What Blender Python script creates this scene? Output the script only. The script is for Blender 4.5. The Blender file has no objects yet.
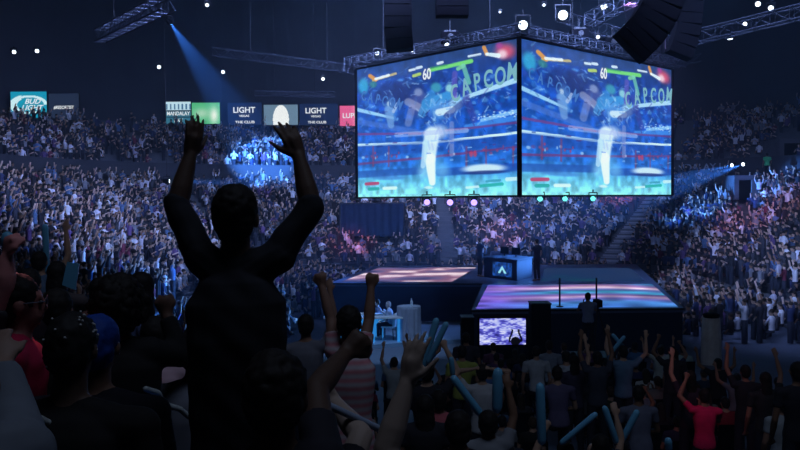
import bpy, bmesh, math, random
import numpy as np
from mathutils import Vector, Matrix
random.seed(7); rng = np.random.default_rng(7)
SC = bpy.context.scene
COL = SC.collection
V = Vector
R = math.radians

# ------------------------------------------------------------------ camera
EYE = V((0, 0, 5.1)); F = 800.0
CAM_M = Matrix.Rotation(R(90 - 1.79), 4, 'X') @ Matrix.Rotation(R(-0.45), 4, 'Z')
cam = bpy.data.cameras.new('camera'); cam.sensor_width = 36; cam.lens = 36 * F / 800
cam.clip_start = 0.05; cam.clip_end = 400
cam_o = bpy.data.objects.new('camera', cam); COL.objects.link(cam_o)
cam_o.matrix_world = Matrix.Translation(EYE) @ CAM_M
SC.camera = cam_o
CR = CAM_M.to_3x3()
def ray(px, py): return (CR @ V(((px - 400) / F, (225 - py) / F, -1))).normalized()
def P(px, py, Y):
    d = ray(px, py); return EYE + d * (Y / d.y)
def G(px, py, z):
    d = ray(px, py); return EYE + d * ((z - EYE.z) / d.z)
CRI = CR.inverted()
def proj(p):
    q = CRI @ (V(p) - EYE)
    return 400 + F * q.x / -q.z, 225 - F * q.y / -q.z

# ------------------------------------------------------------------ view, world, lights
SC.view_settings.view_transform = 'Standard'; SC.view_settings.look = 'None'
SC.view_settings.exposure = 0; SC.view_settings.gamma = 1; SC.view_settings.use_curve_mapping = False
SC.cycles.use_denoising = True
SC.cycles.max_bounces = 5; SC.cycles.diffuse_bounces = 2; SC.cycles.glossy_bounces = 2
SC.cycles.transmission_bounces = 2; SC.cycles.volume_bounces = 0; SC.cycles.transparent_max_bounces = 4
SC.cycles.caustics_reflective = False; SC.cycles.caustics_refractive = False
SC.cycles.sample_clamp_indirect = 3
wd = bpy.data.worlds.new('world'); SC.world = wd; wd.use_nodes = True
wd.node_tree.nodes['Background'].inputs[0].default_value = (0.01, 0.02, 0.06, 1)
wd.node_tree.nodes['Background'].inputs[1].default_value = 0.3

wvs = wd.node_tree.nodes.new('ShaderNodeVolumeScatter')     # thin theatrical haze in the air
wvs.inputs['Color'].default_value = (.5, .72, 1, 1); wvs.inputs['Density'].default_value = .0022; wvs.inputs['Anisotropy'].default_value = .2
wd.node_tree.links.new(wvs.outputs[0], wd.node_tree.nodes['World Output'].inputs['Volume'])
def light(kind, name, loc, target, power, color, size=1.0, size_y=None, angle=40, blend=.4, spread=None):
    l = bpy.data.lights.new(name, kind); l.energy = power; l.color = color
    if kind == 'AREA':
        l.size = size
        if size_y: l.shape = 'RECTANGLE'; l.size_y = size_y
        if spread: l.spread = R(spread)
    if kind == 'SPOT':
        l.spot_size = R(angle); l.spot_blend = blend; l.shadow_soft_size = size
    o = bpy.data.objects.new(name, l); COL.objects.link(o); o.location = loc
    d = V(target) - V(loc); o.rotation_euler = d.to_track_quat('-Z', 'Y').to_euler()
    return o
BLUE = (.35, .5, 1); LAV = (.35, .48, 1); PINK = (1, .2, .45); ICE = (.55, .75, 1)
light('AREA', 'crowd_fill_back', (3, 27, 15), (3, 60, 3), 2300, LAV, 14, 2, spread=70)  # three added area fills for the crowd, with no fixtures of their own
light('AREA', 'crowd_fill_left', (0, 26, 15), (-24, 48, 2), 1150, LAV, 10, 2, spread=70)
light('AREA', 'crowd_fill_right', (6, 22, 15), (24, 38, 0), 1000, LAV, 10, 2, spread=70)
light('AREA', 'near_dim_fill', (2, 2, 16), (3, 15, 0), 210, (.6, .72, 1), 8, 4)  # added weak fill that keeps near skin and backs faintly visible
light('SPOT', 'stage_key_wash', (4, 30, 15), (4, 35, 1.6), 2600, (.3, .45, 1), .4, angle=60)
light('SPOT', 'analyst_wash', (0, 22, 13), P(385, 325, 27), 3800, (.4, .62, 1), .3, angle=22)
light('SPOT', 'pink_left_crowd', (2, 34, 12), P(350, 243, 50), 8320, PINK, .2, angle=10)
light('SPOT', 'pink_center_crowd', (5, 38, 11), P(503, 236, 51), 4160, (1, .25, .5), .2, angle=14)
light('SPOT', 'pink_right_crowd', (8, 36, 11), P(622, 203, 58), 11200, (1, .12, .3), .2, angle=9)
light('SPOT', 'violet_left_crowd', (0, 30, 12), P(178, 272, 36), 4800, (.8, .3, .9), .2, angle=16)
light('SPOT', 'pink_far_right_crowd', (8, 30, 13), P(770, 215, 47), 6500, (.85, .32, .8), .2, angle=20)
light('SPOT', 'pink_near_shirt', P(650, 120, 9), P(704, 415, 14), 75, (1, .25, .35), .1, angle=24)
light('SPOT', 'red_near_left', P(-20, -30, 5.2), P(10, 315, 3.4), 150, (1, .32, .38), .05, angle=11)
light('SPOT', 'blue_roof_glow_fill', P(600, 60, 39), P(590, -40, 46), 2600, (.15, .4, 1), .3, angle=80)  # added spot that gives the roof its bluish glow, no fixture behind it
light('SPOT', 'violet_right_floor', (10, 28, 12), P(760, 320, 26), 2600, (.45, .3, 1), .3, angle=34)

# ------------------------------------------------------------------ materials
def srgb(c): return tuple(((x / 12.92) if x <= .04045 else ((x + .055) / 1.055) ** 2.4) for x in c)
def hexc(h): return srgb(tuple(int(h[i:i + 2], 16) / 255 for i in (0, 2, 4)))
def mat(name, col=None, rough=.7, metal=0, emit=0, noise=.25, scale=6, attr=None, objcol=False, spec=.3):
    m = bpy.data.materials.new(name); m.use_nodes = True
    nt = m.node_tree; n = nt.nodes; b = n['Principled BSDF']
    b.inputs['Roughness'].default_value = rough; b.inputs['Metallic'].default_value = metal
    b.inputs['Specular IOR Level'].default_value = spec
    if attr:
        a = n.new('ShaderNodeAttribute'); a.attribute_name = attr; src = a.outputs['Color']
    elif objcol:
        a = n.new('ShaderNodeObjectInfo'); src = a.outputs['Color']
    else:
        a = n.new('ShaderNodeRGB'); a.outputs[0].default_value = (*col, 1); src = a.outputs[0]
    if noise:
        t = n.new('ShaderNodeTexCoord'); ns = n.new('ShaderNodeTexNoise'); ns.inputs['Scale'].default_value = scale
        nt.links.new(t.outputs['Object'], ns.inputs['Vector'])
        mr = n.new('ShaderNodeMapRange'); mr.inputs[3].default_value = 1 - noise; mr.inputs[4].default_value = 1 + noise
        nt.links.new(ns.outputs['Fac'], mr.inputs[0])
        mx = n.new('ShaderNodeVectorMath'); mx.operation = 'SCALE'
        nt.links.new(src, mx.inputs[0]); nt.links.new(mr.outputs[0], mx.inputs['Scale']); src = mx.outputs[0]
    if emit:
        nt.links.new(src, b.inputs['Emission Color']); b.inputs['Emission Strength'].default_value = emit
        b.inputs['Base Color'].default_value = (.01, .01, .01, 1)
    else:
        nt.links.new(src, b.inputs['Base Color'])
    return m
M = dict(
    concrete=mat('concrete', (.10, .11, .14), .9, scale=2), floor=mat('arena_floor', (.12, .15, .22), .55, scale=1.5),
    blackcloth=mat('black_cloth', (.008, .009, .014), .9), navy=mat('navy_drape', (.01, .028, .08), .8, scale=3),
    wall=mat('wall_paint', (.05, .055, .075), .9, scale=.5), ceiling=mat('ceiling_black', (.03, .034, .045), .9, scale=.5),
    metal=mat('truss_metal', (.05, .06, .09), .5, .5, noise=.1), darkmetal=mat('dark_metal', (.02, .022, .03), .5, .4),
    speaker=mat('speaker_black', (.003, .003, .005), .9, spec=.05), stage=mat('stage_top', (.10, .16, .30), .35, scale=2),
    cloth=mat('cloth', rough=.85, objcol=True, noise=.25, scale=9), skin=mat('skin', rough=.55, objcol=True, noise=.08, scale=12),
    hair=mat('hair', rough=.7, objcol=True, noise=.3, scale=40), denim=mat('denim', (.018, .022, .04), .9, scale=20),
    crowd=mat('crowd_people', rough=.8, attr='Col', noise=0), seat=mat('maroon_seat', (.16, .018, .03), .45),
    screen=mat('led_screen', emit=1.0, attr='Col', noise=0), lit=mat('lamp_white', (.75, .88, 1), emit=4, noise=0),
    litviolet=mat('lamp_violet', (.42, .3, 1), emit=2.2, noise=0), litcyan=mat('lamp_cyan', (.15, .9, .8), emit=1.8, noise=0),
    white=mat('white_paint', (.7, .72, .75), .6), tableclothm=mat('grey_tablecloth', (.25, .30, .42), .85, scale=4),
    stick=mat('thunder_stick_blue', (.16, .50, .78), .25, noise=.12, spec=.6), bluegrey=mat('blue_grey_cloth', (.28, .36, .5), .8),
    letter=mat('letter_white', (.85, .93, 1), emit=.9, noise=0), glass=mat('bottle', (.5, .6, .7), .2),
    eye=mat('eye_dark', (.02, .015, .012), .2, noise=0), deskwhite=mat('desk_white', (.55, .6, .68), .4),
    deskglow=mat('desk_front_lit', (.02, .22, .65), emit=.9, noise=.3, scale=2), plat=mat('platform_pale_blue', (.2, .33, .5), .3, scale=2),
)
# ------------------------------------------------------------------ mesh helpers
class MB:
    def __init__(s): s.v = []; s.f = []
    def add(s, vs, fs):
        o = len(s.v); s.v += [tuple(x) for x in vs]; s.f += [tuple(i + o for i in f) for f in fs]; return s
    def box(s, c, size, rot=None):
        hx, hy, hz = [x / 2 for x in size]; vs = []
        for z in (-hz, hz):
            for x, y in ((-hx, -hy), (hx, -hy), (hx, hy), (-hx, hy)):
                p = V((x, y, z))
                if rot: p = rot @ p
                vs.append(p + V(c))
        return s.add(vs, [(3, 2, 1, 0), (4, 5, 6, 7), (0, 1, 5, 4), (1, 2, 6, 5), (2, 3, 7, 6), (3, 0, 4, 7)])
    def tube(s, a, b, ra, rb=None, n=8, caps=True):
        rb = ra if rb is None else rb; a = V(a); b = V(b); d = (b - a).normalized()
        x = d.orthogonal().normalized(); y = d.cross(x)
        vs = [a + (x * math.cos(t) + y * math.sin(t)) * ra for t in [2 * math.pi * i / n for i in range(n)]]
        vs += [b + (x * math.cos(t) + y * math.sin(t)) * rb for t in [2 * math.pi * i / n for i in range(n)]]
        fs = [(i, (i + 1) % n, n + (i + 1) % n, n + i) for i in range(n)]
        if caps: fs += [tuple(range(n - 1, -1, -1)), tuple(range(n, 2 * n))]
        return s.add(vs, fs)
    def lathe(s, prof, c=(0, 0, 0), n=16, axis=None):
        vs = []; fs = []; q = V((0, 0, 1)).rotation_difference(V(axis)) if axis else None
        for r, z in prof:
            for i in range(n):
                t = 2 * math.pi * i / n; p = V((r * math.cos(t), r * math.sin(t), z))
                if q: p = q @ p
                vs.append(p + V(c))
        for k in range(len(prof) - 1):
            for i in range(n):
                a = k * n + i; b = k * n + (i + 1) % n; fs.append((a, b, b + n, a + n))
        fs += [tuple(range(n - 1, -1, -1)), tuple(range((len(prof) - 1) * n, len(prof) * n))]
        return s.add(vs, fs)
    def capsule(s, a, b, ra, rb=None, n=10):
        rb = ra if rb is None else rb; a = V(a); b = V(b); d = (b - a)
        if d.length < 1e-6: d = V((0, 0, 1e-4))
        L = d.length; prof = []
        for i in range(5):
            t = math.pi / 2 * i / 4; prof.append((max(1e-4, ra * math.sin(t)), -ra * math.cos(t)))
        for i in range(5):
            t = math.pi / 2 * i / 4; prof.append((max(1e-4, rb * math.cos(t)), L + rb * math.sin(t)))
        return s.lathe(prof, a, n, d.normalized())
    def ell(s, c, ax, ay, az, n=14):   # ax, ay, az are half-axis vectors
        vs = []; fs = []; m = 9
        for k in range(m):
            t = math.pi * k / (m - 1); st = max(.002, math.sin(t))
            for i in range(n):
                u = 2 * math.pi * i / n
                vs.append(V(c) + V(ax) * (st * math.cos(u)) + V(ay) * (st * math.sin(u)) - V(az) * math.cos(t))
        for k in range(m - 1):
            for i in range(n):
                a = k * n + i; b = k * n + (i + 1) % n; fs.append((a, b, b + n, a + n))
        fs += [tuple(range(n - 1, -1, -1)), tuple(range((m - 1) * n, m * n))]
        return s.add(vs, fs)
    def loft(s, secs, n=16):           # secs: (centre, half-x vector, half-y vector)
        vs = []; fs = []
        for c, ax, ay in secs:
            for i in range(n):
                u = 2 * math.pi * i / n; cu, su = math.cos(u), math.sin(u)
                cu = math.copysign(abs(cu) ** .85, cu); su = math.copysign(abs(su) ** .85, su)
                vs.append(V(c) + V(ax) * cu + V(ay) * su)
        for k in range(len(secs) - 1):
            for i in range(n):
                a = k * n + i; b = k * n + (i + 1) % n; fs.append((a, b, b + n, a + n))
        fs += [tuple(range(n - 1, -1, -1)), tuple(range((len(secs) - 1) * n, len(secs) * n))]
        return s.add(vs, fs)
    def mesh(s, name, smooth=False):
        me = bpy.data.meshes.new(name); me.from_pydata(s.v, [], s.f)
        if smooth: me.polygons.foreach_set('use_smooth', [True] * len(me.polygons))
        me.update(); return me
def link(name, me, m, parent=None, loc=None):
    o = bpy.data.objects.new(name, me); COL.objects.link(o)
    if m: me.materials.clear(); me.materials.append(m)
    if parent: o.parent = parent
    if loc is not None: o.location = loc
    return o
def build(mb, name, m, parent=None, smooth=False, loc=None): return link(name, mb.mesh(name, smooth), m, parent, loc)
def tag(o, label=None, cat=None, group=None, kind=None):
    if label: o['label'] = label
    if cat: o['category'] = cat
    if group: o['group'] = group
    if kind: o['kind'] = kind
    return o
def empty(name, loc=(0, 0, 0), rz=0):
    o = bpy.data.objects.new(name, None); COL.objects.link(o); o.location = loc; o.rotation_euler.z = rz
    o.empty_display_size = .1; return o
def struct(mb, name, m): return tag(build(mb, name, m), kind='structure')
def remesh(mb, voxel, smooth=4, name='m'):
    me = mb.mesh(name); o = bpy.data.objects.new('tmp', me); COL.objects.link(o)
    r = o.modifiers.new('r', 'REMESH'); r.mode = 'VOXEL'; r.voxel_size = voxel
    if smooth:
        s = o.modifiers.new('s', 'SMOOTH'); s.factor = .5; s.iterations = smooth
    dg = bpy.context.evaluated_depsgraph_get(); out = bpy.data.meshes.new_from_object(o.evaluated_get(dg))
    bpy.data.objects.remove(o); bpy.data.meshes.remove(me)
    out.name = name; out.polygons.foreach_set('use_smooth', [True] * len(out.polygons)); out.materials.clear()
    return out
def children(o): return [c for c in o.children]
def copy_tree(o, parent=None):
    c = o.copy(); COL.objects.link(c); c.parent = parent
    for ch in KIDS.get(o.name, []): copy_tree(ch, c)
    return c
KIDS = {}
def text(s, size, name, m, parent, loc, rot, shear=0, extrude=.01, sx=1):
    cu = bpy.data.curves.new('t', 'FONT'); cu.body = s; cu.size = size; cu.extrude = extrude; cu.shear = shear
    cu.align_x = 'CENTER'; cu.align_y = 'CENTER'; cu.offset = size * .02
    o = bpy.data.objects.new('t', cu); COL.objects.link(o)
    me = bpy.data.meshes.new_from_object(o.evaluated_get(bpy.context.evaluated_depsgraph_get()))
    bpy.data.objects.remove(o); me.materials.clear()
    t = link(name, me, m, parent); t.location = loc; t.rotation_euler = rot; t.scale.x = sx
    return t
def grid_mesh(name, A, B, C, D, rgb):   # rgb[rows, cols, 3] (sRGB 0..1), A = lower left, B = lower right, C = upper right, D = upper left
    h, w, _ = rgb.shape
    u = np.linspace(0, 1, w + 1); v = np.linspace(0, 1, h + 1); UU, VV = np.meshgrid(u, v)
    A, B, C, D = [np.array(x) for x in (A, B, C, D)]
    pts = (A * (1 - UU[..., None]) * (1 - VV[..., None]) + B * UU[..., None] * (1 - VV[..., None]) + C * UU[..., None] * VV[..., None] + D * (1 - UU[..., None]) * VV[..., None])
    idx = np.arange((w + 1) * (h + 1)).reshape(h + 1, w + 1)
    f = np.stack([idx[:-1, :-1], idx[:-1, 1:], idx[1:, 1:], idx[1:, :-1]], -1).reshape(-1, 4)
    me = np_mesh(name, pts.reshape(-1, 3), f)
    lin = np.where(rgb <= .04045, rgb / 12.92, ((np.clip(rgb, 0, 1) + .055) / 1.055) ** 2.4).reshape(-1, 3)
    c = np.ones((h * w, 4), np.float32); c[:, :3] = lin
    at = me.color_attributes.new('Col', 'FLOAT_COLOR', 'CORNER'); at.data.foreach_set('color', np.repeat(c, 4, 0).ravel())
    return me
def np_mesh(name, v, f):
    me = bpy.data.meshes.new(name); n, k = f.shape
    me.vertices.add(len(v)); me.vertices.foreach_set('co', np.asarray(v, np.float32).ravel())
    me.loops.add(n * k); me.loops.foreach_set('vertex_index', f.astype(np.int32).ravel())
    me.polygons.add(n); me.polygons.foreach_set('loop_start', np.arange(0, n * k, k, dtype=np.int32))
    me.polygons.foreach_set('loop_total', np.full(n, k, np.int32)); me.update(calc_edges=True); return me

# ------------------------------------------------------------------ setting
XL, XR, YB, CRAD = -9.0, 15.0, 48.0, 7.0       # inner edge of the seating bowl
PATH = []                                       # (point, outward normal, arc length)
def make_path():
    s = 0; pts = []
    y = 12.0
    while y < YB - CRAD: pts.append((V((XL, y, 0)), V((-1, 0, 0)))); y += .5
    for i in range(1, 24):
        a = math.pi - math.pi / 2 * i / 24; n = V((math.cos(a), math.sin(a), 0)); pts.append((V((XL + CRAD, YB - CRAD, 0)) + n * CRAD, n))
    x = XL + CRAD
    while x < XR - CRAD: pts.append((V((x, YB, 0)), V((0, 1, 0)))); x += .5
    for i in range(0, 24):
        a = math.pi / 2 - math.pi / 2 * i / 24; n = V((math.cos(a), math.sin(a), 0)); pts.append((V((XR - CRAD, YB - CRAD, 0)) + n * CRAD, n))
    y = YB - CRAD
    while y > 12: pts.append((V((XR, y, 0)), V((1, 0, 0)))); y -= .5
    return pts
PATH = make_path()
ROWS1, TR, RI1 = 19, .66, .265
Z1 = 1.0
T2 = ROWS1 * TR + .6; Z2 = 7.0; ROWS2, RI2 = 13, .33
def sweep(prof, name, m):                       # prof: list of (t, z) along the outward normal
    k = len(prof); vs = []; fs = []
    for p, n in PATH:
        for t, z in prof: vs.append((p.x + n.x * t, p.y + n.y * t, z))
    for i in range(len(PATH) - 1):
        for j in range(k - 1):
            a = i * k + j; fs.append((a, a + 1, a + k + 1, a + k))
    mb = MB(); mb.add(vs, fs); return struct(mb, name, m)
prof = [(0, 0), (0, Z1)]
for k in range(ROWS1): prof += [(k * TR + TR, Z1 + k * RI1), (k * TR + TR, Z1 + (k + 1) * RI1)]
prof[-1] = (prof[-1][0], prof[-2][1]); 
sweep(prof, 'lower_seating_tier', M['concrete'])
tt = ROWS1 * TR; zt = Z1 + (ROWS1 - 1) * RI1
sweep([(tt, zt), (tt, zt + 1.0)], 'trim_1', M['wall'])
fz = Z2 + .75
sweep([(tt, Z2 - .35), (tt - .05, Z2 - .35), (tt - .05, fz), (tt + .15, fz), (tt + .15, Z2)], 'trim_2', M['wall'])
prof = [(tt + .15, Z2 - .35), (tt + .15, Z2)]
for k in range(ROWS2): prof += [(T2 + k * TR, Z2 + k * RI2), (T2 + k * TR, Z2 + (k + 1) * RI2)]
prof.append((T2 + ROWS2 * TR, prof[-1][1]))
sweep(prof, 'upper_seating_tier', M['concrete'])
T3 = T2 + ROWS2 * TR; ZU = Z2 + ROWS2 * RI2
sweep([(T3, ZU - .2), (T3, 27)], 'wall_back', M['wall'])
mb = MB(); mb.box((3, 30, 27.2), (110, 120, .4)); struct(mb, 'ceiling', M['ceiling'])
mb = MB(); mb.box((3, 28, -.1), (70, 90, .2)); struct(mb, 'floor', M['floor'])
# near seating block, stepped down from behind the camera to the floor
NY, NZ, NT, NR = 12.0, .45, .85, .265
NROWS = 13
def near_floor(y):
    k = math.ceil((NY - y) / NT - 1e-6) - 1
    return NZ + max(0, min(k, 12)) * NR
mb = MB()
for k in range(NROWS + 3):
    y1 = NY - k * NT; y0 = y1 - NT; z = NZ + min(k, 12) * NR
    if k == NROWS + 2: y0 = -8
    mb.box((3, (y0 + y1) / 2, z / 2), (44, y1 - y0, z))
struct(mb, 'near_seating_tier', M['concrete'])
# roof steel
mb = MB()
for i in range(9):
    y = 8 + i * 8; mb.box((3, y, 25.6), (90, .35, .8)); 
for i in range(10): mb.box((-38 + i * 9, 40, 26.4), (.25, 80, .5))
struct(mb, 'trim_3', M['darkmetal'])

# ------------------------------------------------------------------ stage
SZ = 1.6
ST = [G(330, 283, SZ), G(483, 283.5, SZ), G(472, 310, SZ), G(684, 308, SZ), G(636, 264, SZ), G(375, 266, SZ)]
def prism(mb, pts, z0, z1):
    n = len(pts)
    vs = [(p.x, p.y, z0) for p in pts] + [(p.x, p.y, z1) for p in pts]
    return mb.add(vs, [tuple(range(n - 1, -1, -1)), tuple(range(n, 2 * n))] + [(i, (i + 1) % n, n + (i + 1) % n, n + i) for i in range(n)])
stage = empty('stage', ((ST[1] + ST[4]) / 2).to_2d().to_3d())
tag(stage, 'raised L-shaped stage with navy skirt and glowing floor pictures below the hanging screens', 'stage')
def at_root(o, root):
    o.parent = root; o.matrix_parent_inverse = Matrix.Translation(-root.location); return o
o = at_root(build(prism(MB(), ST, SZ - .14, SZ), 'stage_deck', M['stage']), stage)
cc = sum((p for p in ST), V()) / 6
o = at_root(build(prism(MB(), [cc + (p - cc) * .995 for p in ST], 0, SZ - .14), 'stage_skirt', M['navy']), stage)
mb = MB()
for a, b in zip(ST, ST[1:] + ST[:1]): mb.tube((a.x, a.y, SZ - .03), (b.x, b.y, SZ - .03), .035, n=6)
at_root(build(mb, 'edge_trim', M['darkmetal']), stage)
def vnoise(h, w, ch, cw, seed):
    r = np.random.default_rng(seed).random((ch + 2, cw + 2))
    y = np.linspace(0, ch, h); x = np.linspace(0, cw, w); yi = y.astype(int); xi = x.astype(int)
    fy = (y - yi)[:, None]; fx = (x - xi)[None]; fy = fy * fy * (3 - 2 * fy); fx = fx * fx * (3 - 2 * fx)
    a = r[np.ix_(yi, xi)]; b = r[np.ix_(yi, xi + 1)]; c = r[np.ix_(yi + 1, xi)]; d = r[np.ix_(yi + 1, xi + 1)]
    return (a * (1 - fx) + b * fx) * (1 - fy) + (c * (1 - fx) + d * fx) * fy
def ramp(t, stops):
    xs = [s[0] for s in stops]; cs = np.array([s[1] for s in stops]) / 255.
    return np.stack([np.interp(t, xs, cs[:, i]) for i in range(3)], -1)
h, w = 60, 160
n1 = vnoise(h, w, 6, 3, 3); n2 = vnoise(h, w, 9, 14, 4)
uu = np.linspace(0, 1, w)[None]; vv = np.linspace(0, 1, h)[:, None]
t = np.clip(.85 * n1 + .15 * n2 + .25 * np.exp(-((vv - .25 - .35 * uu) / .16) ** 2) - .1, 0, 1)
img = ramp(t, [(0, (40, 44, 84)), (.35, (92, 80, 118)), (.5, (120, 84, 112)), (.62, (190, 168, 182)), (.85, (228, 214, 220))])
led = at_root(link('led_floor_picture', grid_mesh('led_a', G(341, 281.5, SZ + .012), G(452, 281.5, SZ + .012), G(476, 267.5, SZ + .012), G(380, 267.5, SZ + .012), np.clip(img * 1.15, 0, 1)), M['screen']), stage)
n1 = vnoise(h, w, 6, 3, 8); n2 = vnoise(h, w, 12, 10, 9)
s_ = vv + .10 * np.sin(uu * 6.0 + 1) * uu + .14 * (n1 - .5)
img = ramp(np.clip(s_, 0, 1), [(0, (60, 110, 190)), (.12, (70, 130, 205)), (.22, (90, 90, 170)), (.34, (200, 170, 220)), (.44, (105, 80, 150)), (.55, (60, 160, 205)), (.66, (80, 90, 160)), (.78, (235, 205, 230)), (.87, (150, 110, 175)), (1, (60, 120, 180))])
pur = np.array([110, 80, 200]) / 255.; k = np.clip(1 - uu * 2.6, 0, 1)[..., None]
img = img * (1 - k * .8) + pur * k * .8; img = img * (.75 + .5 * n2[..., None])
at_root(link('led_floor_picture', grid_mesh('led_b', G(476, 308.5, SZ + .012), G(678, 306.5, SZ + .012), G(652, 284, SZ + .012), G(488, 285, SZ + .012), np.clip(img, 0, 1)), M['screen']), stage)
n1 = vnoise(h, w, 3, 6, 18)
img = ramp(np.clip(.6 * n1 + .5 * vv, 0, 1), [(0, (20, 120, 140)), (.4, (40, 80, 150)), (1, (60, 90, 150))]) * .6
at_root(link('led_floor_picture', grid_mesh('led_c', G(541, 281, SZ + .012), G(645, 281, SZ + .012), G(630, 268, SZ + .012), G(545, 268, SZ + .012), img), M['screen']), stage)

# desk for the players on the stage
def desk():
    c = G(508, 281, SZ); r = empty('player_desk', c)
    tag(r, 'dark boxy player desk with glowing blue emblem panel in the middle of the stage', 'desk')
    a = G(484, 277, SZ); b = G(517, 281, SZ); e = G(532, 277, SZ); Hh = .86
    f = a + (e - b)
    build(prism(MB(), [p - c for p in (a, b, e, f)], 0, Hh), 'desk_body', M['navy'], r)
    q = [p - c for p in (a, b, e, f)]; ce = sum(q, V()) / 4
    build(prism(MB(), [ce + (p - ce) * 1.05 for p in q], Hh, Hh + .05), 'desk_top', M['navy'], r)
    a, b = q[0], q[1]; d = (b - a).normalized(); n = V((d.y, -d.x, 0)) 
    if n.y > 0: n = -n
    u0 = a.lerp(b, .28) + n * .012; u1 = a.lerp(b, .86) + n * .012
    h, w = 40, 60; X = np.linspace(-1, 1, w)[None] + np.zeros((h, 1)); Y = np.linspace(-1, 1, h)[:, None] + np.zeros((1, w))
    im = np.zeros((h, w, 3)) + np.array([20, 60, 130]) / 255.
    nn = vnoise(h, w, 8, 12, 5)[..., None]; im = im * (.5 + nn)
    tri = (Y > -.55) & (np.abs(X) < (.55 - Y) * .42) & ~((np.abs(X) < (.1 - Y) * .3) & (Y < -.1)); im[tri] = np.array([150, 225, 245]) / 255.
    link('emblem_panel', grid_mesh('emb', u0 + V((0, 0, .12)), u1 + V((0, 0, .12)), u1 + V((0, 0, .74)), u0 + V((0, 0, .74)), im), M['screen'], r)
    # two screens lie on the desk: monitors
    for i, fx in enumerate((.35, .7)):
        p = (a.lerp(b, fx) + (q[3] - q[0]) * .6) + c + V((0, 0, Hh + .05))
        m = empty('computer_monitor', p); tag(m, ['dark computer monitor on the player desk, nearer its left end', 'dark computer monitor on the player desk, nearer its right corner'][i], 'monitor')
        rt = Matrix.Rotation(math.atan2(d.y, d.x), 3, 'Z')
        build(MB().box((0, 0, .27), (.55, .03, .32), rt), 'monitor_case', M['speaker'], m)
        build(MB().box((0, 0, .06), (.05, .04, .12), rt).box((0, 0, .008), (.22, .16, .016), rt), 'stand', M['darkmetal'], m)
desk()
# ------------------------------------------------------------------ hanging screens
DC, DL, DR = 30.0, 37.0, 37.7
pc = P(519.5, 196, DC); pl = P(357.5, 199, DL); pr = P(671.5, 192, DR)
zb = pc.z; zt2 = P(518.5, 37.5, DC).z
pl.z = pr.z = zb
up = V((0, 0, zt2 - zb))
SW, SH = 300, 190
# picture painted in the plane of the left display
U_, V_ = np.meshgrid((np.arange(SW) + .5) / SW, (np.arange(SH) + .5) / SH)
A3, B3 = np.array(pl), np.array(pc)
W3 = A3 * (1 - U_[..., None]) + B3 * U_[..., None] + np.array(up) * V_[..., None] - np.array(EYE)
Q3 = W3 @ np.array(CRI).T
ZX = ((400 + F * Q3[..., 0] / -Q3[..., 2]) - 350) * 2.571; ZY = ((225 - F * Q3[..., 1] / -Q3[..., 2]) - 30) * 2.571
IM = ramp(ZY, [(40, (26, 52, 110)), (110, (22, 62, 150)), (200, (22, 74, 176)), (290, (34, 96, 200)), (350, (40, 110, 208)), (385, (100, 190, 235)), (430, (150, 235, 248))])
nz = vnoise(SH, SW, 24, 40, 1)[..., None]; nf = vnoise(SH, SW, 60, 100, 2)[..., None]
IM = IM * (.70 + .45 * nz + .10 * nf)
def mixin(a, col):
    global IM
    IM = IM * (1 - a[..., None]) + np.array(col) / 255. * a[..., None]
def sm(x): x = np.clip(x, 0, 1); return x * x * (3 - 2 * x)
def blob(x, y, rx, ry, col, al=1, soft=.6, ang=0):
    c, s = math.cos(R(ang)), math.sin(R(ang)); dx = ZX - x; dy = ZY - y
    d = np.sqrt(((dx * c + dy * s) / rx) ** 2 + ((-dx * s + dy * c) / ry) ** 2)
    mixin(sm((1 - d) / soft + .0) * al, col)
def seg(x0, y0, x1, y1, wd_, col, al=1, w1=None):
    dx, dy = x1 - x0, y1 - y0; t = np.clip(((ZX - x0) * dx + (ZY - y0) * dy) / (dx * dx + dy * dy), 0, 1)
    ww = wd_ + ((w1 if w1 else wd_) - wd_) * t
    d = np.hypot(ZX - x0 - t * dx, ZY - y0 - t * dy) / ww
    mixin(sm((1.25 - d) / .5) * al, col)
# audience of the virtual ring
sp = np.random.default_rng(12)
for _ in range(150):
    x = sp.uniform(20, 430); yy = sp.uniform(115, 235) ; c = [(60, 130, 220), (15, 35, 110), (110, 170, 230), (50, 60, 150), (20, 100, 190)][sp.integers(5)]
    blob(x, yy, sp.uniform(3, 12), sp.uniform(3, 10), c, .45)
blob(110, 165, 70, 40, (18, 34, 96), .6); blob(150, 160, 60, 36, (22, 38, 100), .5)
seg(300, 172, 430, 128, 5, (190, 225, 250), .9, 7); seg(240, 196, 300, 172, 3, (120, 180, 235), .8, 5)
seg(20, 205, 110, 226, 5, (170, 215, 245), .85, 3); seg(340, 232, 432, 208, 5, (150, 200, 245), .8)
seg(300, 250, 432, 225, 7, (70, 140, 225), .7); seg(20, 235, 170, 262, 7, (90, 120, 200), .5)
for _ in range(30):
    x = sp.uniform(290, 430); blob(x, 232 - (x - 300) * .16 + sp.uniform(-10, 10), 4, 2.5, (215, 235, 255), .7)
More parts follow.
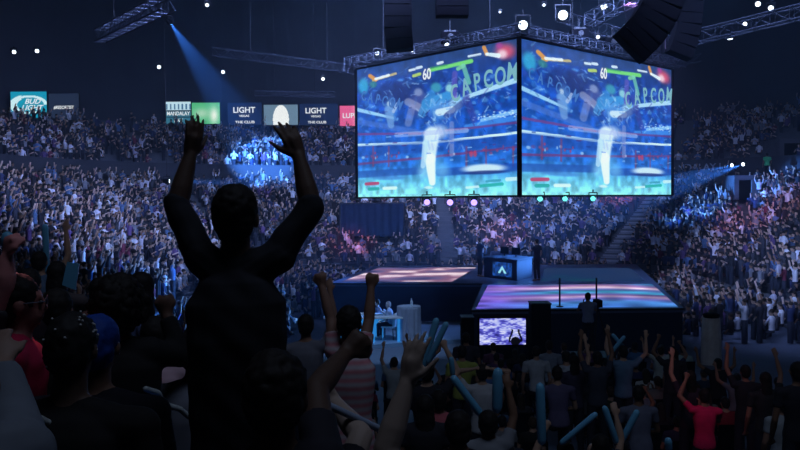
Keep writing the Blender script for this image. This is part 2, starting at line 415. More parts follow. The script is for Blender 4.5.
# lettering arcs (drawn as strokes) are added below as real letters
seg(20, 268, 180, 266, 3, (120, 60, 130), .75); seg(180, 266, 432, 238, 3, (110, 50, 120), .7)
seg(20, 296, 190, 290, 3.2, (210, 235, 250), .95); seg(190, 292, 432, 264, 3.2, (225, 242, 252), .95)
seg(20, 345, 200, 328, 3, (120, 50, 110), .7); seg(200, 328, 432, 300, 3, (120, 50, 110), .7)
seg(20, 312, 432, 285, 14, (24, 60, 150), .45)
for _ in range(36):
    x = sp.uniform(24, 425); yb = 338 - (x - 20) * .06; blob(x, yb - sp.uniform(0, 22), sp.uniform(2, 6), 5, [(170, 60, 100), (200, 220, 240), (40, 80, 170), (200, 50, 80)][sp.integers(4)], .6)
for x in (312, 322): blob(x, 318, 7, 12, (215, 60, 90), .7)
for x in (60, 100, 300, 350, 420): seg(x, 300, x, 350, 2.4, (130, 60, 100), .6)
seg(20, 372, 180, 362, 9, (30, 70, 160), .7); seg(230, 366, 432, 352, 10, (26, 64, 158), .7)
blob(345, 356, 72, 15, (214, 232, 250), .95, .5, -2); blob(350, 366, 80, 7, (24, 40, 110), .8, .6, -2)
blob(100, 380, 60, 8, (60, 110, 190), .6)
# plain pale figures and glow in the middle of the ring
blob(212, 350, 60, 52, (120, 205, 245), .55, 1.0); blob(190, 365, 24, 26, (170, 225, 250), .5, .9); blob(240, 362, 26, 26, (120, 190, 240), .5, .9)
blob(105, 205, 20, 44, (95, 140, 200), .55); blob(100, 190, 7, 9, (190, 200, 220), .8); seg(100, 205, 106, 245, 11, (130, 165, 215), .6, 8); seg(112, 210, 122, 190, 4, (185, 195, 225), .7)
blob(178, 190, 34, 46, (64, 72, 140), .8); blob(176, 160, 15, 14, (140, 150, 195), .8); seg(150, 185, 190, 205, 10, (165, 160, 190), .6); seg(160, 200, 150, 240, 9, (150, 150, 200), .5)
blob(222, 148, 20, 18, (60, 150, 175), .9); blob(256, 150, 14, 16, (150, 205, 215), .9); seg(200, 190, 250, 170, 16, (60, 150, 215), .85, 12)
seg(185, 215, 210, 165, 10, (50, 130, 200), .8); blob(235, 205, 42, 34, (90, 150, 220), .8); blob(272, 190, 22, 26, (180, 215, 240), .7); seg(262, 205, 228, 212, 9, (225, 235, 245), .85)
blob(228, 262, 40, 28, (196, 205, 235), .9, .8); seg(210, 270, 205, 330, 20, (230, 240, 250), .9, 15); seg(206, 330, 212, 392, 14, (245, 250, 252), .95, 8)
seg(195, 290, 188, 350, 8, (190, 220, 245), .8, 6); seg(300, 180, 250, 220, 8, (50, 60, 130), .6); seg(290, 150, 320, 230, 9, (60, 60, 150), .5)
seg(262, 240, 262, 320, 6, (150, 150, 205), .55); seg(120, 270, 300, 258, 6, (180, 190, 235), .55)
blob(203, 405, 16, 5, (225, 240, 245), .8)
sp2 = np.random.default_rng(5)
for _ in range(170):
    x = sp2.uniform(22, 428); y = sp2.uniform(100, 260); a_ = sp2.uniform(-1.2, 1.2); L_ = sp2.uniform(4, 16); b_ = sp2.uniform(0, 1)
    seg(x, y, x + L_ * math.cos(a_), y + L_ * math.sin(a_), sp2.uniform(.8, 2.2), [(150, 195, 240), (16, 30, 95), (90, 150, 225), (190, 215, 245), (60, 50, 140)][sp2.integers(5)], sp2.uniform(.2, .5))
for _ in range(60):
    x = sp2.uniform(165, 300); y = sp2.uniform(150, 300); a_ = sp2.uniform(.6, 2.2); L_ = sp2.uniform(6, 20)
    seg(x, y, x + L_ * math.cos(a_), y + L_ * math.sin(a_), sp2.uniform(1, 3), [(200, 220, 245), (60, 120, 200), (120, 130, 190), (235, 240, 250)][sp2.integers(4)], sp2.uniform(.12, .32))
for _ in range(50):
    x = sp2.uniform(22, 428); y = sp2.uniform(268, 345)
    seg(x, y, x + sp2.uniform(4, 14), y - .6, sp2.uniform(1, 2.4), [(40, 90, 200), (150, 190, 240), (90, 40, 110), (20, 40, 120)][sp2.integers(4)], .5)
# picture border bar, energy lines, bursts
top_line = 115 - 95 * (ZX - 15) / 415
mixin(sm((top_line + 34 - ZY) / 6) * .35, (60, 84, 130))
blob(400, 55, 40, 30, (215, 80, 110), .95, .8); blob(392, 62, 20, 18, (250, 205, 215), .9, .8); blob(384, 40, 14, 12, (190, 60, 150), .7, .8)
seg(345, 45, 352, 62, 5, (235, 150, 70), .9); seg(352, 62, 382, 66, 4, (240, 245, 250), .9, 6)
seg(60, 130, 118, 112, 3, (225, 190, 110), .8); seg(52, 118, 66, 128, 5, (235, 150, 60), .9); seg(66, 126, 100, 116, 3.2, (240, 240, 245), .9)
seg(206, 104, 312, 80, 4.2, (120, 215, 110), .95, 5.5); seg(206, 98, 250, 90, 2, (60, 150, 90), .7); seg(164, 118, 180, 113, 4, (190, 210, 90), .9)
for x, yy in ((160, 104), (178, 98), (232, 86)): seg(x - 6, yy, x + 6, yy - 3, 3.4, (235, 240, 245), .85)
seg(305, 68, 336, 62, 2.4, (235, 240, 250), .85)
# bright arches of stage light on the upper right
seg(278, 100, 292, 92, 5, (140, 215, 150), .8); seg(292, 92, 306, 135, 6, (120, 200, 170), .75); seg(270, 112, 268, 170, 7, (140, 90, 190), .45)
blob(35, 145, 18, 28, (60, 190, 225), .7); blob(60, 140, 14, 12, (60, 150, 90), .5)
# score marks at the bottom
seg(42, 396, 72, 394, 4, (190, 60, 100), .9); seg(50, 409, 72, 408, 4, (40, 160, 160), .95); seg(88, 407, 118, 406, 4, (230, 245, 250), .9)
seg(335, 401, 392, 396, 4, (40, 170, 165), .95); seg(352, 389, 386, 386, 3, (60, 150, 180), .9); seg(404, 384, 432, 382, 5, (205, 235, 250), .9); seg(300, 405, 330, 403, 3, (220, 240, 250), .8)
IM = np.clip((IM * .96 + .02) * np.array([1.0, 1.08, 1.1]), 0, 1)
cube = empty('hanging_screens', (pc.x, pc.y, zb)); tag(cube, 'pair of huge bright blue video screens joined in a V, hung over the stage', 'screen')
letter_gold = mat('letter_pale_green', (.22, .52, .62), emit=.9, noise=0)
letter_dim = mat('letter_dim_blue', (.06, .20, .60), emit=.9, noise=0)
def face(a, b, lab):
    d = (b - a).normalized(); n = V((d.y, -d.x, 0)).normalized()
    if n.y > 0: n = -n
    back = -n * .35
    o = at_root(link('screen_display', grid_mesh('display', a + n * .01, b + n * .01, b + up + n * .01, a + up + n * .01, IM), M['screen']), cube)
    mb = MB(); prism(mb, [a, b, b + back, a + back], zb, zb + up.z); c = at_root(build(mb, 'screen_cabinet', M['speaker']), cube)
    mb = MB(); w = .09
    for p, q in ((a, b), (a + up, b + up)): mb.tube(p + n * .03, q + n * .03, w / 2, n=4)
    for p in (a, b): mb.tube(p + n * .03, p + up + n * .03, w, n=4)
    at_root(build(mb, 'screen_bezel', M['speaker']), cube)
    ang = math.atan2(d.y, d.x); L = (b - a).length
    def T(s, u, v, size, m, roll=0, sx=1):
        t = text(s, size, 'lettering', m, None, (0, 0, 0), (0, 0, 0), extrude=.004)
        t.matrix_world = Matrix.Translation(a + d * (u * L) + up * v + n * .05) @ Matrix.Rotation(ang, 4, 'Z') @ Matrix.Rotation(R(90), 4, 'X') @ Matrix.Rotation(R(roll), 4, 'Z') @ Matrix.Diagonal((sx, 1, 1, 1))
        mw = t.matrix_world.copy(); t.parent = cube; t.matrix_parent_inverse = Matrix.Translation(-cube.location); t.matrix_basis = mw
    T('60', .49, .865, .62, M['letter'], 0, .8)
    for i, ch in enumerate('CAPCOM'):
        T(ch, .66 + .062 * i, .70 + .02 * i + .015 * math.sin(i), .95, letter_gold, 18 - 5 * i, .72)
        T(ch, .06 + .05 * i, .78 - .02 * i, .62, letter_dim, -6 - 6 * i, .8)
face(pl, pc, 'left'); face(pc, pr, 'right')

def truss(a, b, w=.34, name='lighting_truss', m='metal', step=None, rad=.028):
    a = V(a); b = V(b); d = (b - a).normalized(); side = d.cross(V((0, 0, 1))).normalized() * w / 2; u = V((0, 0, w / 2)); L = (b - a).length
    if abs(d.z) > .9: side = V((w / 2, 0, 0)); u = V((0, w / 2, 0))
    cs = [side + u, side - u, -side - u, -side + u]; mb = MB()
    for c in cs: mb.tube(a + c, b + c, rad, n=6)
    n = max(2, int(L / (step or w * 1.4)))
    for i in range(n):
        p, q = a + d * (L * i / n), a + d * (L * (i + 1) / n)
        for j in range(4):
            c1, c2 = cs[j], cs[(j + 1) % 4]
            if i % 2: c1, c2 = c2, c1
            mb.tube(p + c1, q + c2, rad * .55, n=4, caps=False)
            mb.tube(p + cs[j], p + cs[(j + 1) % 4], rad * .55, n=4, caps=False)
    mid = (a + b) / 2; o = build(mb, name, M[m], None, loc=None)
    me = o.data; me.transform(Matrix.Translation(-mid)); o.location = mid
    return o
def hoists(pts, name, lab):
    for p, l in zip(pts, lab):
        o = build(MB().tube((0, 0, 0), (0, 0, 25.3 - p.z), .02, n=5), name, M['darkmetal'], loc=p); tag(o, l, 'cable')
nrm = lambda a, b: V(((b - a).y, -(b - a).x, 0)).normalized()
tz = V((0, 0, up.z + .3))
ta = truss(pl + tz - V((.4, .3, 0)), pc + tz + V((.1, -.1, 0))); tag(ta, 'box truss along the top of the left hanging screen', 'truss')
tb = truss(pc + tz + V((-.1, -.1, 0)), pr + tz + V((.6, .3, 0))); tag(tb, 'box truss along the top of the right hanging screen', 'truss')
hoists([(pl + tz).lerp(pc + tz, .2), (pl + tz).lerp(pc + tz, .85), (pc + tz).lerp(pr + tz, .3), (pc + tz).lerp(pr + tz, .9)], 'hoist_cable',
       ['thin hoist cable above the outer end of the left screen truss', 'thin hoist cable above the inner end of the left screen truss', 'thin hoist cable above the inner end of the right screen truss', 'thin hoist cable above the outer end of the right screen truss'])
TR_ = [((215, 52), 42, (368, 71), 38.5, .42, 'pale lattice truss in the dark left of the screens'),
       ((100, 36), 34, (168, 2), 27, .5, 'dim lattice truss near the ceiling at upper left'),
       ((668, 44), 34, (812, 9), 30, .5, 'lattice truss sloping to the right edge'),
       ((560, 16), 40, (650, 44), 36, .6, 'blue lit lattice truss above the right screen'),
       ((590, 20), 34, (652, -12), 30, .5, 'lattice truss rising out of the frame top above the screens'),
       ((655, 68), 44, (700, 58), 44, .4, 'short lattice truss end right of the right screen'),
       ((255, 93), 48, (335, 95), 48, .3, 'faint lattice truss over the middle advertising signs')]
for (a, ya, b, yb, w, lab) in TR_:
    tag(truss(P(*a, ya), P(*b, yb), w), lab, 'truss')
for i, ((a, ya, b, yb, w, lab)) in enumerate(TR_):
    for e, nme in ((.25, 'near its left end'), (.75, 'near its right end')):
        p = P(*a, ya).lerp(P(*b, yb), e)
        o = build(MB().tube((0, 0, w / 2), (0, 0, 25.3 - p.z), .015, n=5), 'hoist_cable', M['darkmetal'], loc=p); tag(o, ['left', 'right'][e > .5] + ' hanging cable of the ' + lab, 'cable')

def fixture(px, py, Y, label, target, m='lit', s=1.0, group=None):
    p = P(px, py, Y); r = empty('stage_light', p)
    d = (V(target) - p).normalized(); q = d
    tag(r, label, 'light', group)
    build(MB().lathe([(.10 * s, -.30 * s), (.15 * s, -.24 * s), (.17 * s, 0), (.18 * s, .16 * s)], (0, 0, 0), 14, d), 'lamp_housing', M['speaker'], r, True)
    build(MB().lathe([(.001, .165 * s), (.15 * s, .165 * s), (.12 * s, .185 * s), (.001, .19 * s)], (0, 0, 0), 14, d), 'lens', M[m], r)
    mb = MB(); mb.box((-.24 * s, 0, .1 * s), (.03, .06, .4 * s)); mb.box((.24 * s, 0, .1 * s), (.03, .06, .4 * s)); mb.box((0, 0, .32 * s), (.5 * s, .06, .04)); mb.tube((0, 0, .32 * s), (0, 0, .5 * s), .03)
    build(mb, 'yoke', M['darkmetal'], r)
    return r, p, d
FX = [(14, 52, 40, 1.0, 'left of the two small lamps above the far left sign'), (37, 51, 40, 1.0, 'right of the two small lamps above the far left sign'),
      (159, 67, 42, 1.0, 'small lone lamp above the two bright signs'), (223, 72, 44, 1.0, 'small lamp under the left end of the pale truss'),
      (323, 79, 44, .9, 'small lamp below the right half of the pale truss'), (377, 53, 38, 1.1, 'lamp on the outer end of the left screen truss'), (413, 53, 35, .9, 'lamp in the middle of the left screen truss'),
      (447, 45, 33, 1.0, 'lamp beside the dark projector on the left screen truss'), (207, 5, 30, .7, 'tiny lamp high at the frame top left of centre'),
      (523, 25, 30, 1.7, 'bright lamp at the corner where the two screens meet'), (563, 15, 34, 2.0, 'brightest lamp, above the right screen near the frame top'),
      (604, 7, 36, 1.5, 'lamp near the frame top beside the curved speaker array'), (598, 37, 34, .8, 'small lamp on the right screen truss'),
      (674, 22, 34, 1.0, 'small lamp between the two right speaker arrays'), (758, 4, 32, 1.1, 'left of the two lamps at the upper right corner'),
      (771, 8, 32, 1.1, 'right of the two lamps at the upper right corner'), (745, 24, 33, .9, 'lamp on the truss below the upper right corner lamps'),
      (544, 5, 38, .7, 'tiny lamp at the frame top above the right screen'), (500, 12, 36, .5, 'tiny faint lamp left of the corner lamp')]
for px, py, Y, s, lab in FX: fixture(px, py, Y, lab, (0, 2, 5), 'lit', s * (.6 if s < 1.5 else .66))
for i, (px, m, w) in enumerate([(427, 'litviolet', 'outermost'), (450, 'litviolet', 'middle'), (474, 'litviolet', 'innermost')]):
    fixture(px, 201.5, 33 - i * 1.0, w + ' of three violet lamps under the left screen', P(px, 260, 25), m, .85)
for i, (px, w) in enumerate([(540, 'first'), (565, 'second'), (593, 'third')]):
    fixture(px, 198, 31 + i, w + ' cyan lamp from the corner under the right screen', P(px, 260, 25), 'litcyan', .7)
for px, py, Y, tgt, lab, pw in ((169, 21, 38, P(256, 148, 57), 'bright lamp at upper left throwing a blue beam down right', 7500),
                            (744, 164, 50, P(600, 215, 40), 'blue beam lamp on the right balcony edge, nearer the frame edge', 7000),
                            (733, 165, 50, P(560, 205, 42), 'blue beam lamp on the right balcony edge, nearer the screens', 5000),
                            (167, 181, 44, P(420, 187, 46), 'blue beam lamp hung before the left crowd and aimed to the right', 7000)):
    r, p, d = fixture(px, py, Y, lab, tgt, 'lit', .75)
    if Y == 44: tag(build(MB().tube((0, 0, .3), (0, 0, 25.3 - p.z), .012, n=5), 'hoist_cable', M['darkmetal'], loc=p), 'long thin cable above the blue beam lamp before the left crowd', 'cable')
    b = light('SPOT', 'beam', p + d * .25, tgt, pw * 30, (.08, .3, 1), .05, angle=15 if px == 169 else 9, blend=.7)
p = P(730, 36, 40)
o = fixture(730, 36, 40, 'dark lamp hanging from the right truss with a red glow below', P(732, 60, 40), 'lit', .9)
light('SPOT', 'red_down_lamp', p + V((0, 0, -.3)), p + V((0, 0, -6)), 400, (1, .1, .15), .05, angle=25)
# projectors / dark boxes on the screen truss
for px, py, Y, lab in ((450, 38, 33.5, 'dark projector box on the left screen truss'), (579, 35, 34, 'dark projector box on the right screen truss'), (612, 43, 35.5, 'smaller dark projector box by the curved speakers')):
    r = empty('projector', P(px, py, Y)); tag(r, lab, 'projector')
    build(MB().box((0, 0, 0), (.75, .6, .4)), 'projector_case', M['speaker'], r); build(MB().tube((0, -.3, 0), (0, -.42, 0), .12), 'lens', M['darkmetal'], r)
    build(MB().box((0, 0, .25), (.5, .3, .1)).tube((0, 0, .3), (0, 0, .7), .03), 'bracket', M['darkmetal'], r)
# line array speakers
def line_array(pts, Y, wpx, lab):               # pts: pixel centres from the top to the bottom cabinet
    ws = [P(x, y, Y) for x, y in pts]; r = empty('speaker_array', ws[0]); tag(r, lab, 'speaker')
    w = wpx * Y / F
    for a, b in zip(ws, ws[1:]):
        d = (b - a); mid = (a + b) / 2 - ws[0]; ang = math.atan2(d.x, -d.z)
        rt = Matrix.Rotation(-ang, 3, 'Y'); hgt = d.length * 1.0
        c = build(MB().box((0, 0, 0), (w, .55, hgt * .99), rt), 'speaker_cabinet', M['speaker'], r, loc=mid)
        gr = build(MB().box((0, -.29, 0), (w * .94, .03, hgt * .9), rt), 'grille', M['speaker'], c)
    build(MB().tube((0, 0, 0), (0, 0, 25.3 - ws[0].z), .03, n=6), 'hanging_chain', M['darkmetal'], r)
line_array([(399, -18), (398, -6), (398, 6), (398, 18), (398, 29), (399, 40), (400, 51)], 30, 27, 'straight black speaker array hanging above the left screen')
line_array([(452, -22), (452, -12), (452, -2), (452, 8), (452, 17)], 30, 32, 'short black speaker array at the frame top above the screens')
line_array([(667, -20), (665, -8), (661, 4), (656, 15), (650, 25), (643, 34), (635, 42), (628, 49)], 25, 39, 'large curved black speaker array above the right screen corner')
line_array([(689, -10), (689, 2), (688, 14), (687, 25), (685, 36), (682, 46), (678, 56)], 28, 24, 'narrow curved black speaker array right of the large one')

# ------------------------------------------------------------------ advertising signs on the upper wall
def sign(px0, py0, px1, py1, Y, label, paint=None, base=(20, 30, 70), texts=(), dark=False):
    a = P(px0, py1, Y); b = P(px1, py1, Y); b.z = a.z; hgt = (py1 - py0) * Y / F
    r = empty('sign_board', a); tag(r, label, 'sign')
    ang = 0
    w = (b - a).length; n = V((0, -1, 0))
    h_, w_ = 40, 70
    im = np.zeros((h_, w_, 3)) + np.array(base) / 255.
    if paint: im = paint(im, np.linspace(0, 1, w_)[None] + np.zeros((h_, 1)), np.linspace(0, 1, h_)[:, None] + np.zeros((1, w_)))
    build(MB().box((w / 2, .12, hgt / 2), (w + .06, .2, hgt + .06)), 'sign_frame', M['darkmetal'], r)
    link('sign_face', grid_mesh('sf', (0, 0, 0), (w, 0, 0), (w, 0, hgt), (0, 0, hgt), np.clip(im, 0, 1)), M['screen'], r)
    for s, u, v, size, shear, sx in texts:
        text(s, size * hgt, 'lettering', M['letter'], r, (w * u, -.02, hgt * v), (R(90), 0, 0), shear, .004, sx)
    return r
def ring(im, X, Y):
    d = np.hypot((X - .52) / .46, (Y - .5) / .33); m = (np.abs(d - 1) < .12 + .12 * (X < .3)) & ((X < .75) | (Y > .5)); im[m] = np.array([200, 240, 250]) / 255.; return im
def white_top(im, X, Y):
    im[Y > .62] = np.array([190, 225, 240]) / 255.; im[(Y > .66) & (np.sin(X * 40) > .3) & (Y < .9)] = np.array([60, 110, 150]) / 255.
    im[np.abs(Y - .6) < .04] = np.array([25, 60, 80]) / 255.; im[np.abs(Y - .3) < .03] = np.array([25, 60, 80]) / 255.; return im
def green(im, X, Y):
    g = np.exp(-((X - .8) / .16) ** 2 - ((Y - .4) / .4) ** 2)[..., None]; im = im * (1 - g) + np.array([235, 250, 235]) / 255. * g
    g = np.exp(-((X - .35) / .3) ** 2 - ((Y - .5) / .25) ** 2)[..., None] * .6; return im * (1 - g) + np.array([225, 235, 225]) / 255. * g
def dome(im, X, Y):
    g = np.clip(((Y < 1) & (np.abs(X - .5) < .24 * np.sqrt(np.clip(1 - (Y - .25) ** 2 / .56, 0, 1)))) * 1., 0, 1)[..., None]
    return im * (1 - g) + np.array([240, 248, 250]) / 255. * g
def pinkw(im, X, Y):
    g = np.exp(-((X - .9) / .2) ** 2)[..., None] * .6; return im * (1 - g) + np.array([255, 210, 225]) / 255. * g
SY = 66
sign(11, 92, 47, 118, 54.5, 'cyan sign with white oval swirl at far left', ring, (22, 150, 185), [('BUD', .6, .62, .27, .35, 1.1), ('LIGHT', .58, .38, .27, .35, 1.05)])
sign(49, 94, 79, 119, 56.5, 'dark grey sign with small white hashtag lettering beside the cyan sign', None, (32, 44, 68), [('#RESORTIST', .5, .45, .17, .1, .85)])
sign(166, 102, 191, 124, 62.5, 'white and teal sign beside the green one', white_top, (50, 110, 135), [('MANDALAY', .5, .46, .24, 0, .8), ('BAY', .5, .15, .22, 0, 1)])
sign(192, 103, 220, 124, 63.5, 'bright green sign with white glow above the raised left hand', green, (80, 185, 130))
sign(228, 103, 262, 125, 65, 'navy sign reading LIGHT, left of the raised right hand', None, (17, 36, 78), [('LIGHT', .48, .66, .36, 0, 1), ('VEGAS', .48, .4, .13, 0, 1.2), ('THE CLUB', .5, .12, .16, 0, 1.2)])
sign(264, 105, 298, 125, 65.8, 'grey blue sign with white dome shape behind the right hand', dome, (100, 130, 155))
sign(300, 104, 338, 125, 66.5, 'navy sign reading LIGHT, next to the pink sign', None, (17, 36, 78), [('LIGHT', .42, .66, .36, 0, 1), ('VEGAS', .42, .4, .13, 0, 1.2), ('THE CLUB', .45, .12, .16, 0, 1.2)])
sign(340, 106, 360, 126, 67, 'pink sign partly hidden by the left screen', pinkw, (225, 95, 150), [('LUPE', .5, .5, .34, 0, 1)])
# lettering on the right balcony fascia
a = P(686, 178.5, 58)
def fascia_text():
    # find the fascia point for the pixel, walk along the path
    best = min(PATH, key=lambda pn: abs(proj((pn[0].x + pn[1].x * (tt - .07), pn[0].y + pn[1].y * (tt - .07), Z2 + .2))[0] - 697) + (0 if pn[0].x > 5 else 999))
    p, n = best; q = V((p.x + n.x * (tt - .1), p.y + n.y * (tt - .1), Z2 + .2))
    t = text('MANDALAY BAY', .62, 'fascia_lettering', mat('letter_dim_white', (.35, .42, .55), .6, noise=0), None, q, (R(90), 0, math.atan2(n.y, n.x) - math.pi / 2), 0, .01, 1.1)
    tag(t, 'pale capital lettering along the right balcony front', 'lettering')
fascia_text()
# ------------------------------------------------------------------ people
def hand(mb, w, fd, pn, side, curl=15, spread=.16, k=1.0, thick=1.0):
    w = V(w); fd = V(fd).normalized(); pn = (V(pn) - fd * V(pn).dot(fd)).normalized(); l = fd.cross(pn).normalized() * side
    offs = (.030, .010, -.011, -.030); lens = (.076, .084, .078, .062)
    for i in range(4):
        kn = w + fd * (.088 - .006 * abs(i - 1)) * k + l * offs[i] * k
        mb.capsule(w + l * offs[i] * .55 * k, kn, .0135 * k, .012 * k * thick, 8)
        q = Matrix.Rotation(-spread * (offs[i] / .03) * .8 * side, 3, pn); d = (q @ fd).normalized()
        p = kn; c = 0; cu = curl * (1 + .12 * i)
        for j, fr in enumerate((.45, .31, .24)):
            c = R(cu * (.9 if j == 0 else 1.0)); ax = d.cross(pn).normalized(); d = (Matrix.Rotation(c, 3, ax) @ d).normalized()
            pn2 = pn
            e = p + d * lens[i] * fr * k; mb.capsule(p, e, (.0098 - .001 * j) * k * thick, (.009 - .001 * j) * k * thick, 8); p = e
    b = w + fd * .022 * k + l * .022 * k; d = (l * .75 + fd * .7 + pn * .25).normalized(); m1 = b + d * .042 * k
    mb.capsule(b, m1, .015 * k, .0115 * k, 8)
    d2 = (l * (.45 if curl < 40 else -.1) + fd * .9 + pn * (.25 if curl < 40 else .8)).normalized(); m2 = m1 + d2 * .032 * k
    mb.capsule(m1, m2, .0115 * k, .0095 * k, 8); mb.capsule(m2, m2 + (d2 + pn * .2).normalized() * .026 * k, .0095 * k, .008 * k, 8)
    mb.capsule(w + fd * .02 * k, w + fd * .07 * k, .019 * k, .022 * k, 8)

def human(J, root, voxel=.02, loose=0.0, g=1.0, hairk='short', sleeve='short', legs=True, trouser=True, skin=(.30, .17, .12), shirt=(.1, .1, .12), hairc=(.012, .01, .01), detail=False, collar=False):
    """J: joint positions in the local space of root. Builds body, shirt, trousers, hair."""
    J = {k: V(v) if not isinstance(v, (float, int)) else v for k, v in J.items()}
    sL, sR = J['sL'], J['sR']; pel = J['pel']; nb = J['neck']; hc = J['head']
    lat = (sR - sL).normalized(); upv = (nb - pel).normalized(); lat = (lat - upv * lat.dot(upv)).normalized(); fw = upv.cross(lat).normalized()
    hf = J.get('hf', fw); hf = hf.normalized(); hu = J.get('hu', V((0, 0, 1))); hu = (hu - hf * hu.dot(hf)).normalized(); hl = hf.cross(hu).normalized()
    def torso(mb, k, lo=0.0):
        L = (nb - pel).length
        secs = [(-.13, .10, .085), (-.06, .158, .112), (.06, .16, .112), (.34, .135, .098), (.68, .163, .115), (.85, .165, .108), (.95, .12, .085), (1.0, .065, .06)]
        mb.loft([(pel + upv * (f * L), lat * ((a + (max(0, .163 - a) * lo if f < .8 else 0)) * g * k), fw * ((b + (max(0, .125 - b) * lo if f < .8 else 0)) * g * k)) for f, a, b in secs])
    body = MB(); torso(body, .98)
    for s in ('L', 'R'):
        sh, el, wr = J['s' + s], J['e' + s], J['w' + s]
        body.capsule(nb + (sh - nb) * .35 - upv * .02, sh, .06 * g, .058 * g); body.capsule(nb + upv * .015, nb.lerp(sh, .6), .05 * g, .05 * g); body.capsule(sh, el, .05 * g, .039 * g); body.capsule(el, el.lerp(wr, .35), .04 * g, .041 * g); body.capsule(el.lerp(wr, .35), wr, .041 * g, .026 * g)
        fd = J.get('f' + s, (wr - el)); pn = J.get('p' + s, fw)
        hand(body, wr, fd, pn, J.get('t' + s, 1 if s == 'L' else -1), J.get('c' + s, 25), k=J.get('hk', 1.0), thick=1.0 if voxel < .009 else 1.15)
        if legs:
            hp = pel + lat * (.085 * (1 if s == 'R' else -1)) - upv * .03; kn, an = J['k' + s], J['a' + s]
            body.capsule(hp, kn, .082 * g, .056 * g); body.capsule(kn, kn.lerp(an, .35), .055 * g, .056 * g); body.capsule(kn.lerp(an, .35), an, .056 * g, .036 * g)
            toe = J.get('o' + s, fw); toe = V((toe.x, toe.y, 0)).normalized()
            body.capsule(an - toe * .03 + V((0, 0, -.03)), an + toe * .15 + V((0, 0, -.05)), .04, .032)
    body.capsule(nb - upv * .05, hc - hu * .03, .058 * g, .054)
    hk = J.get('hs', 1.0)
    body.ell(hc + hu * .014 - hf * .008, hl * .074 * hk, hf * .094 * hk, hu * .100 * hk)
    body.ell(hc - hu * .042 + hf * .022, hl * .056 * hk, hf * .066 * hk, hu * .075 * hk)
    body.capsule(hc + hf * .086 + hu * .012, hc + hf * .098 - hu * .022, .008, .012, 8); body.capsule(hc + hf * .075 + hu * .03 - hl * .035, hc + hf * .075 + hu * .03 + hl * .035, .012, .012, 8)
    body.capsule(hc + hf * .085 - hu * .055 - hl * .018, hc + hf * .085 - hu * .055 + hl * .018, .007, .007, 8)
    for s in (-1, 1): body.ell(hc + hl * s * .078 * hk - hf * .004 - hu * .008, hl * .012, hf * .02, hu * .032, 8)
    parts = {}
    b = link('body', remesh(body, voxel, 3 if voxel < .01 else 2, 'body'), M['skin'], root); b.color = (*skin, 1)
    kids = [b]
    if detail:
        for s in (-1, 1):
            e = build(MB().ell(hc + hf * .078 + hl * s * .031 + hu * .008, hl * .011, hf * .011, hu * .010, 8), 'eye', M['eye'], root, True); kids.append(e)
    sm_ = MB(); torso(sm_, 1.09, loose)
    fr = {'short': .55, 'long': 2.0, 'elbow': 1.05, 'none': 0}[sleeve]
    for s in ('L', 'R'):
        sh, el, wr = J['s' + s], J['e' + s], J['w' + s]
        sm_.capsule(nb + (sh - nb) * .35 - upv * .03, sh, .068 * g, .068 * g); sm_.capsule(nb + upv * .005, nb.lerp(sh, .6), .056 * g, .057 * g)
        if fr > 0: sm_.tube(sh, sh.lerp(el, min(fr, 1)), .062 * g, (.056 if fr < 1 else .05) * g, 12); 
        if fr > 1:
            e2 = el.lerp(wr, min(.95, fr - 1)) if fr > 1.5 else el.lerp(wr, .12)
            sm_.capsule(el, el, .051 * g); sm_.tube(el, e2, .051 * g, (.038 if fr > 1.5 else .05) * g, 12)
    if collar: sm_.capsule(nb - upv * .02, nb + upv * .02, .07, .062)
    me = remesh(sm_, voxel * 1.1, 2, 'shirt')
    if detail:
        co = np.empty(len(me.vertices) * 3, np.float32); me.vertices.foreach_get('co', co); co = co.reshape(-1, 3); no = np.empty(len(me.vertices) * 3, np.float32)
        me.vertices.foreach_get('normal', no); no = no.reshape(-1, 3)
        wv = np.sin(co[:, 2] * 48 + 5 * np.sin(co[:, 0] * 9) + co[:, 1] * 20) * .002 + np.sin(co[:, 0] * 37 + co[:, 2] * 21) * .002
        me.vertices.foreach_set('co', (co + no * wv[:, None]).ravel())
    c = link('shirt', me, M['cloth'], root); c.color = (*shirt, 1); kids.append(c)
    if legs and trouser:
        t = MB(); L = (nb - pel).length
        t.loft([(pel + upv * (f * L), lat * (a * g * 1.06), fw * (b_ * g * 1.06)) for f, a, b_ in [(-.14, .10, .085), (-.06, .16, .114), (.07, .162, .114), (.16, .155, .108)]])
        for s in ('L', 'R'):
            hp = pel + lat * (.085 * (1 if s == 'R' else -1)) - upv * .03
            t.capsule(hp, J['k' + s], .094 * g, .07 * g); t.tube(J['k' + s], J['k' + s].lerp(J['a' + s], .95), .07 * g, .055 * g, 12)
        d = link('trousers', remesh(t, max(voxel * 1.2, .012), 2, 'trousers'), M['denim'], root); kids.append(d)
    hm = MB()
    if hairk == 'bald': pass
    else:
        vol = {'short': 1.0, 'long': 1.04, 'afro': 1.28, 'bun': 1.03}[hairk]
        hm.ell(hc + hu * .032 - hf * .020, hl * .083 * vol, hf * .096 * vol, hu * .096 * vol)
        hm.ell(hc - hu * .01 - hf * .045, hl * .076 * vol, hf * .062 * vol, hu * .085 * vol)
        if hairk == 'long':
            hm.ell(hc - hu * .10 - hf * .065, hl * .088, hf * .045, hu * .15); hm.ell(hc - hu * .19 - hf * .075, hl * .08, hf * .035, hu * .10)
        if hairk == 'bun': hm.ell(hc + hu * .09 - hf * .09, hl * .04, hf * .04, hu * .04)
        if hairk == 'afro':
            for i in range(26):
                a = random.uniform(0, 6.28); e = random.uniform(-.5, 1.3); q = hl * math.cos(a) * math.cos(e) + hf * (math.sin(a) * math.cos(e)) + hu * math.sin(e)
                if q.dot(hf) > .5: continue
                hm.ell(hc + q * .095, V((.035, 0, 0)), V((0, .035, 0)), V((0, 0, .035)), 8)
        me = remesh(hm, max(voxel * .9, .008), 1, 'hair')
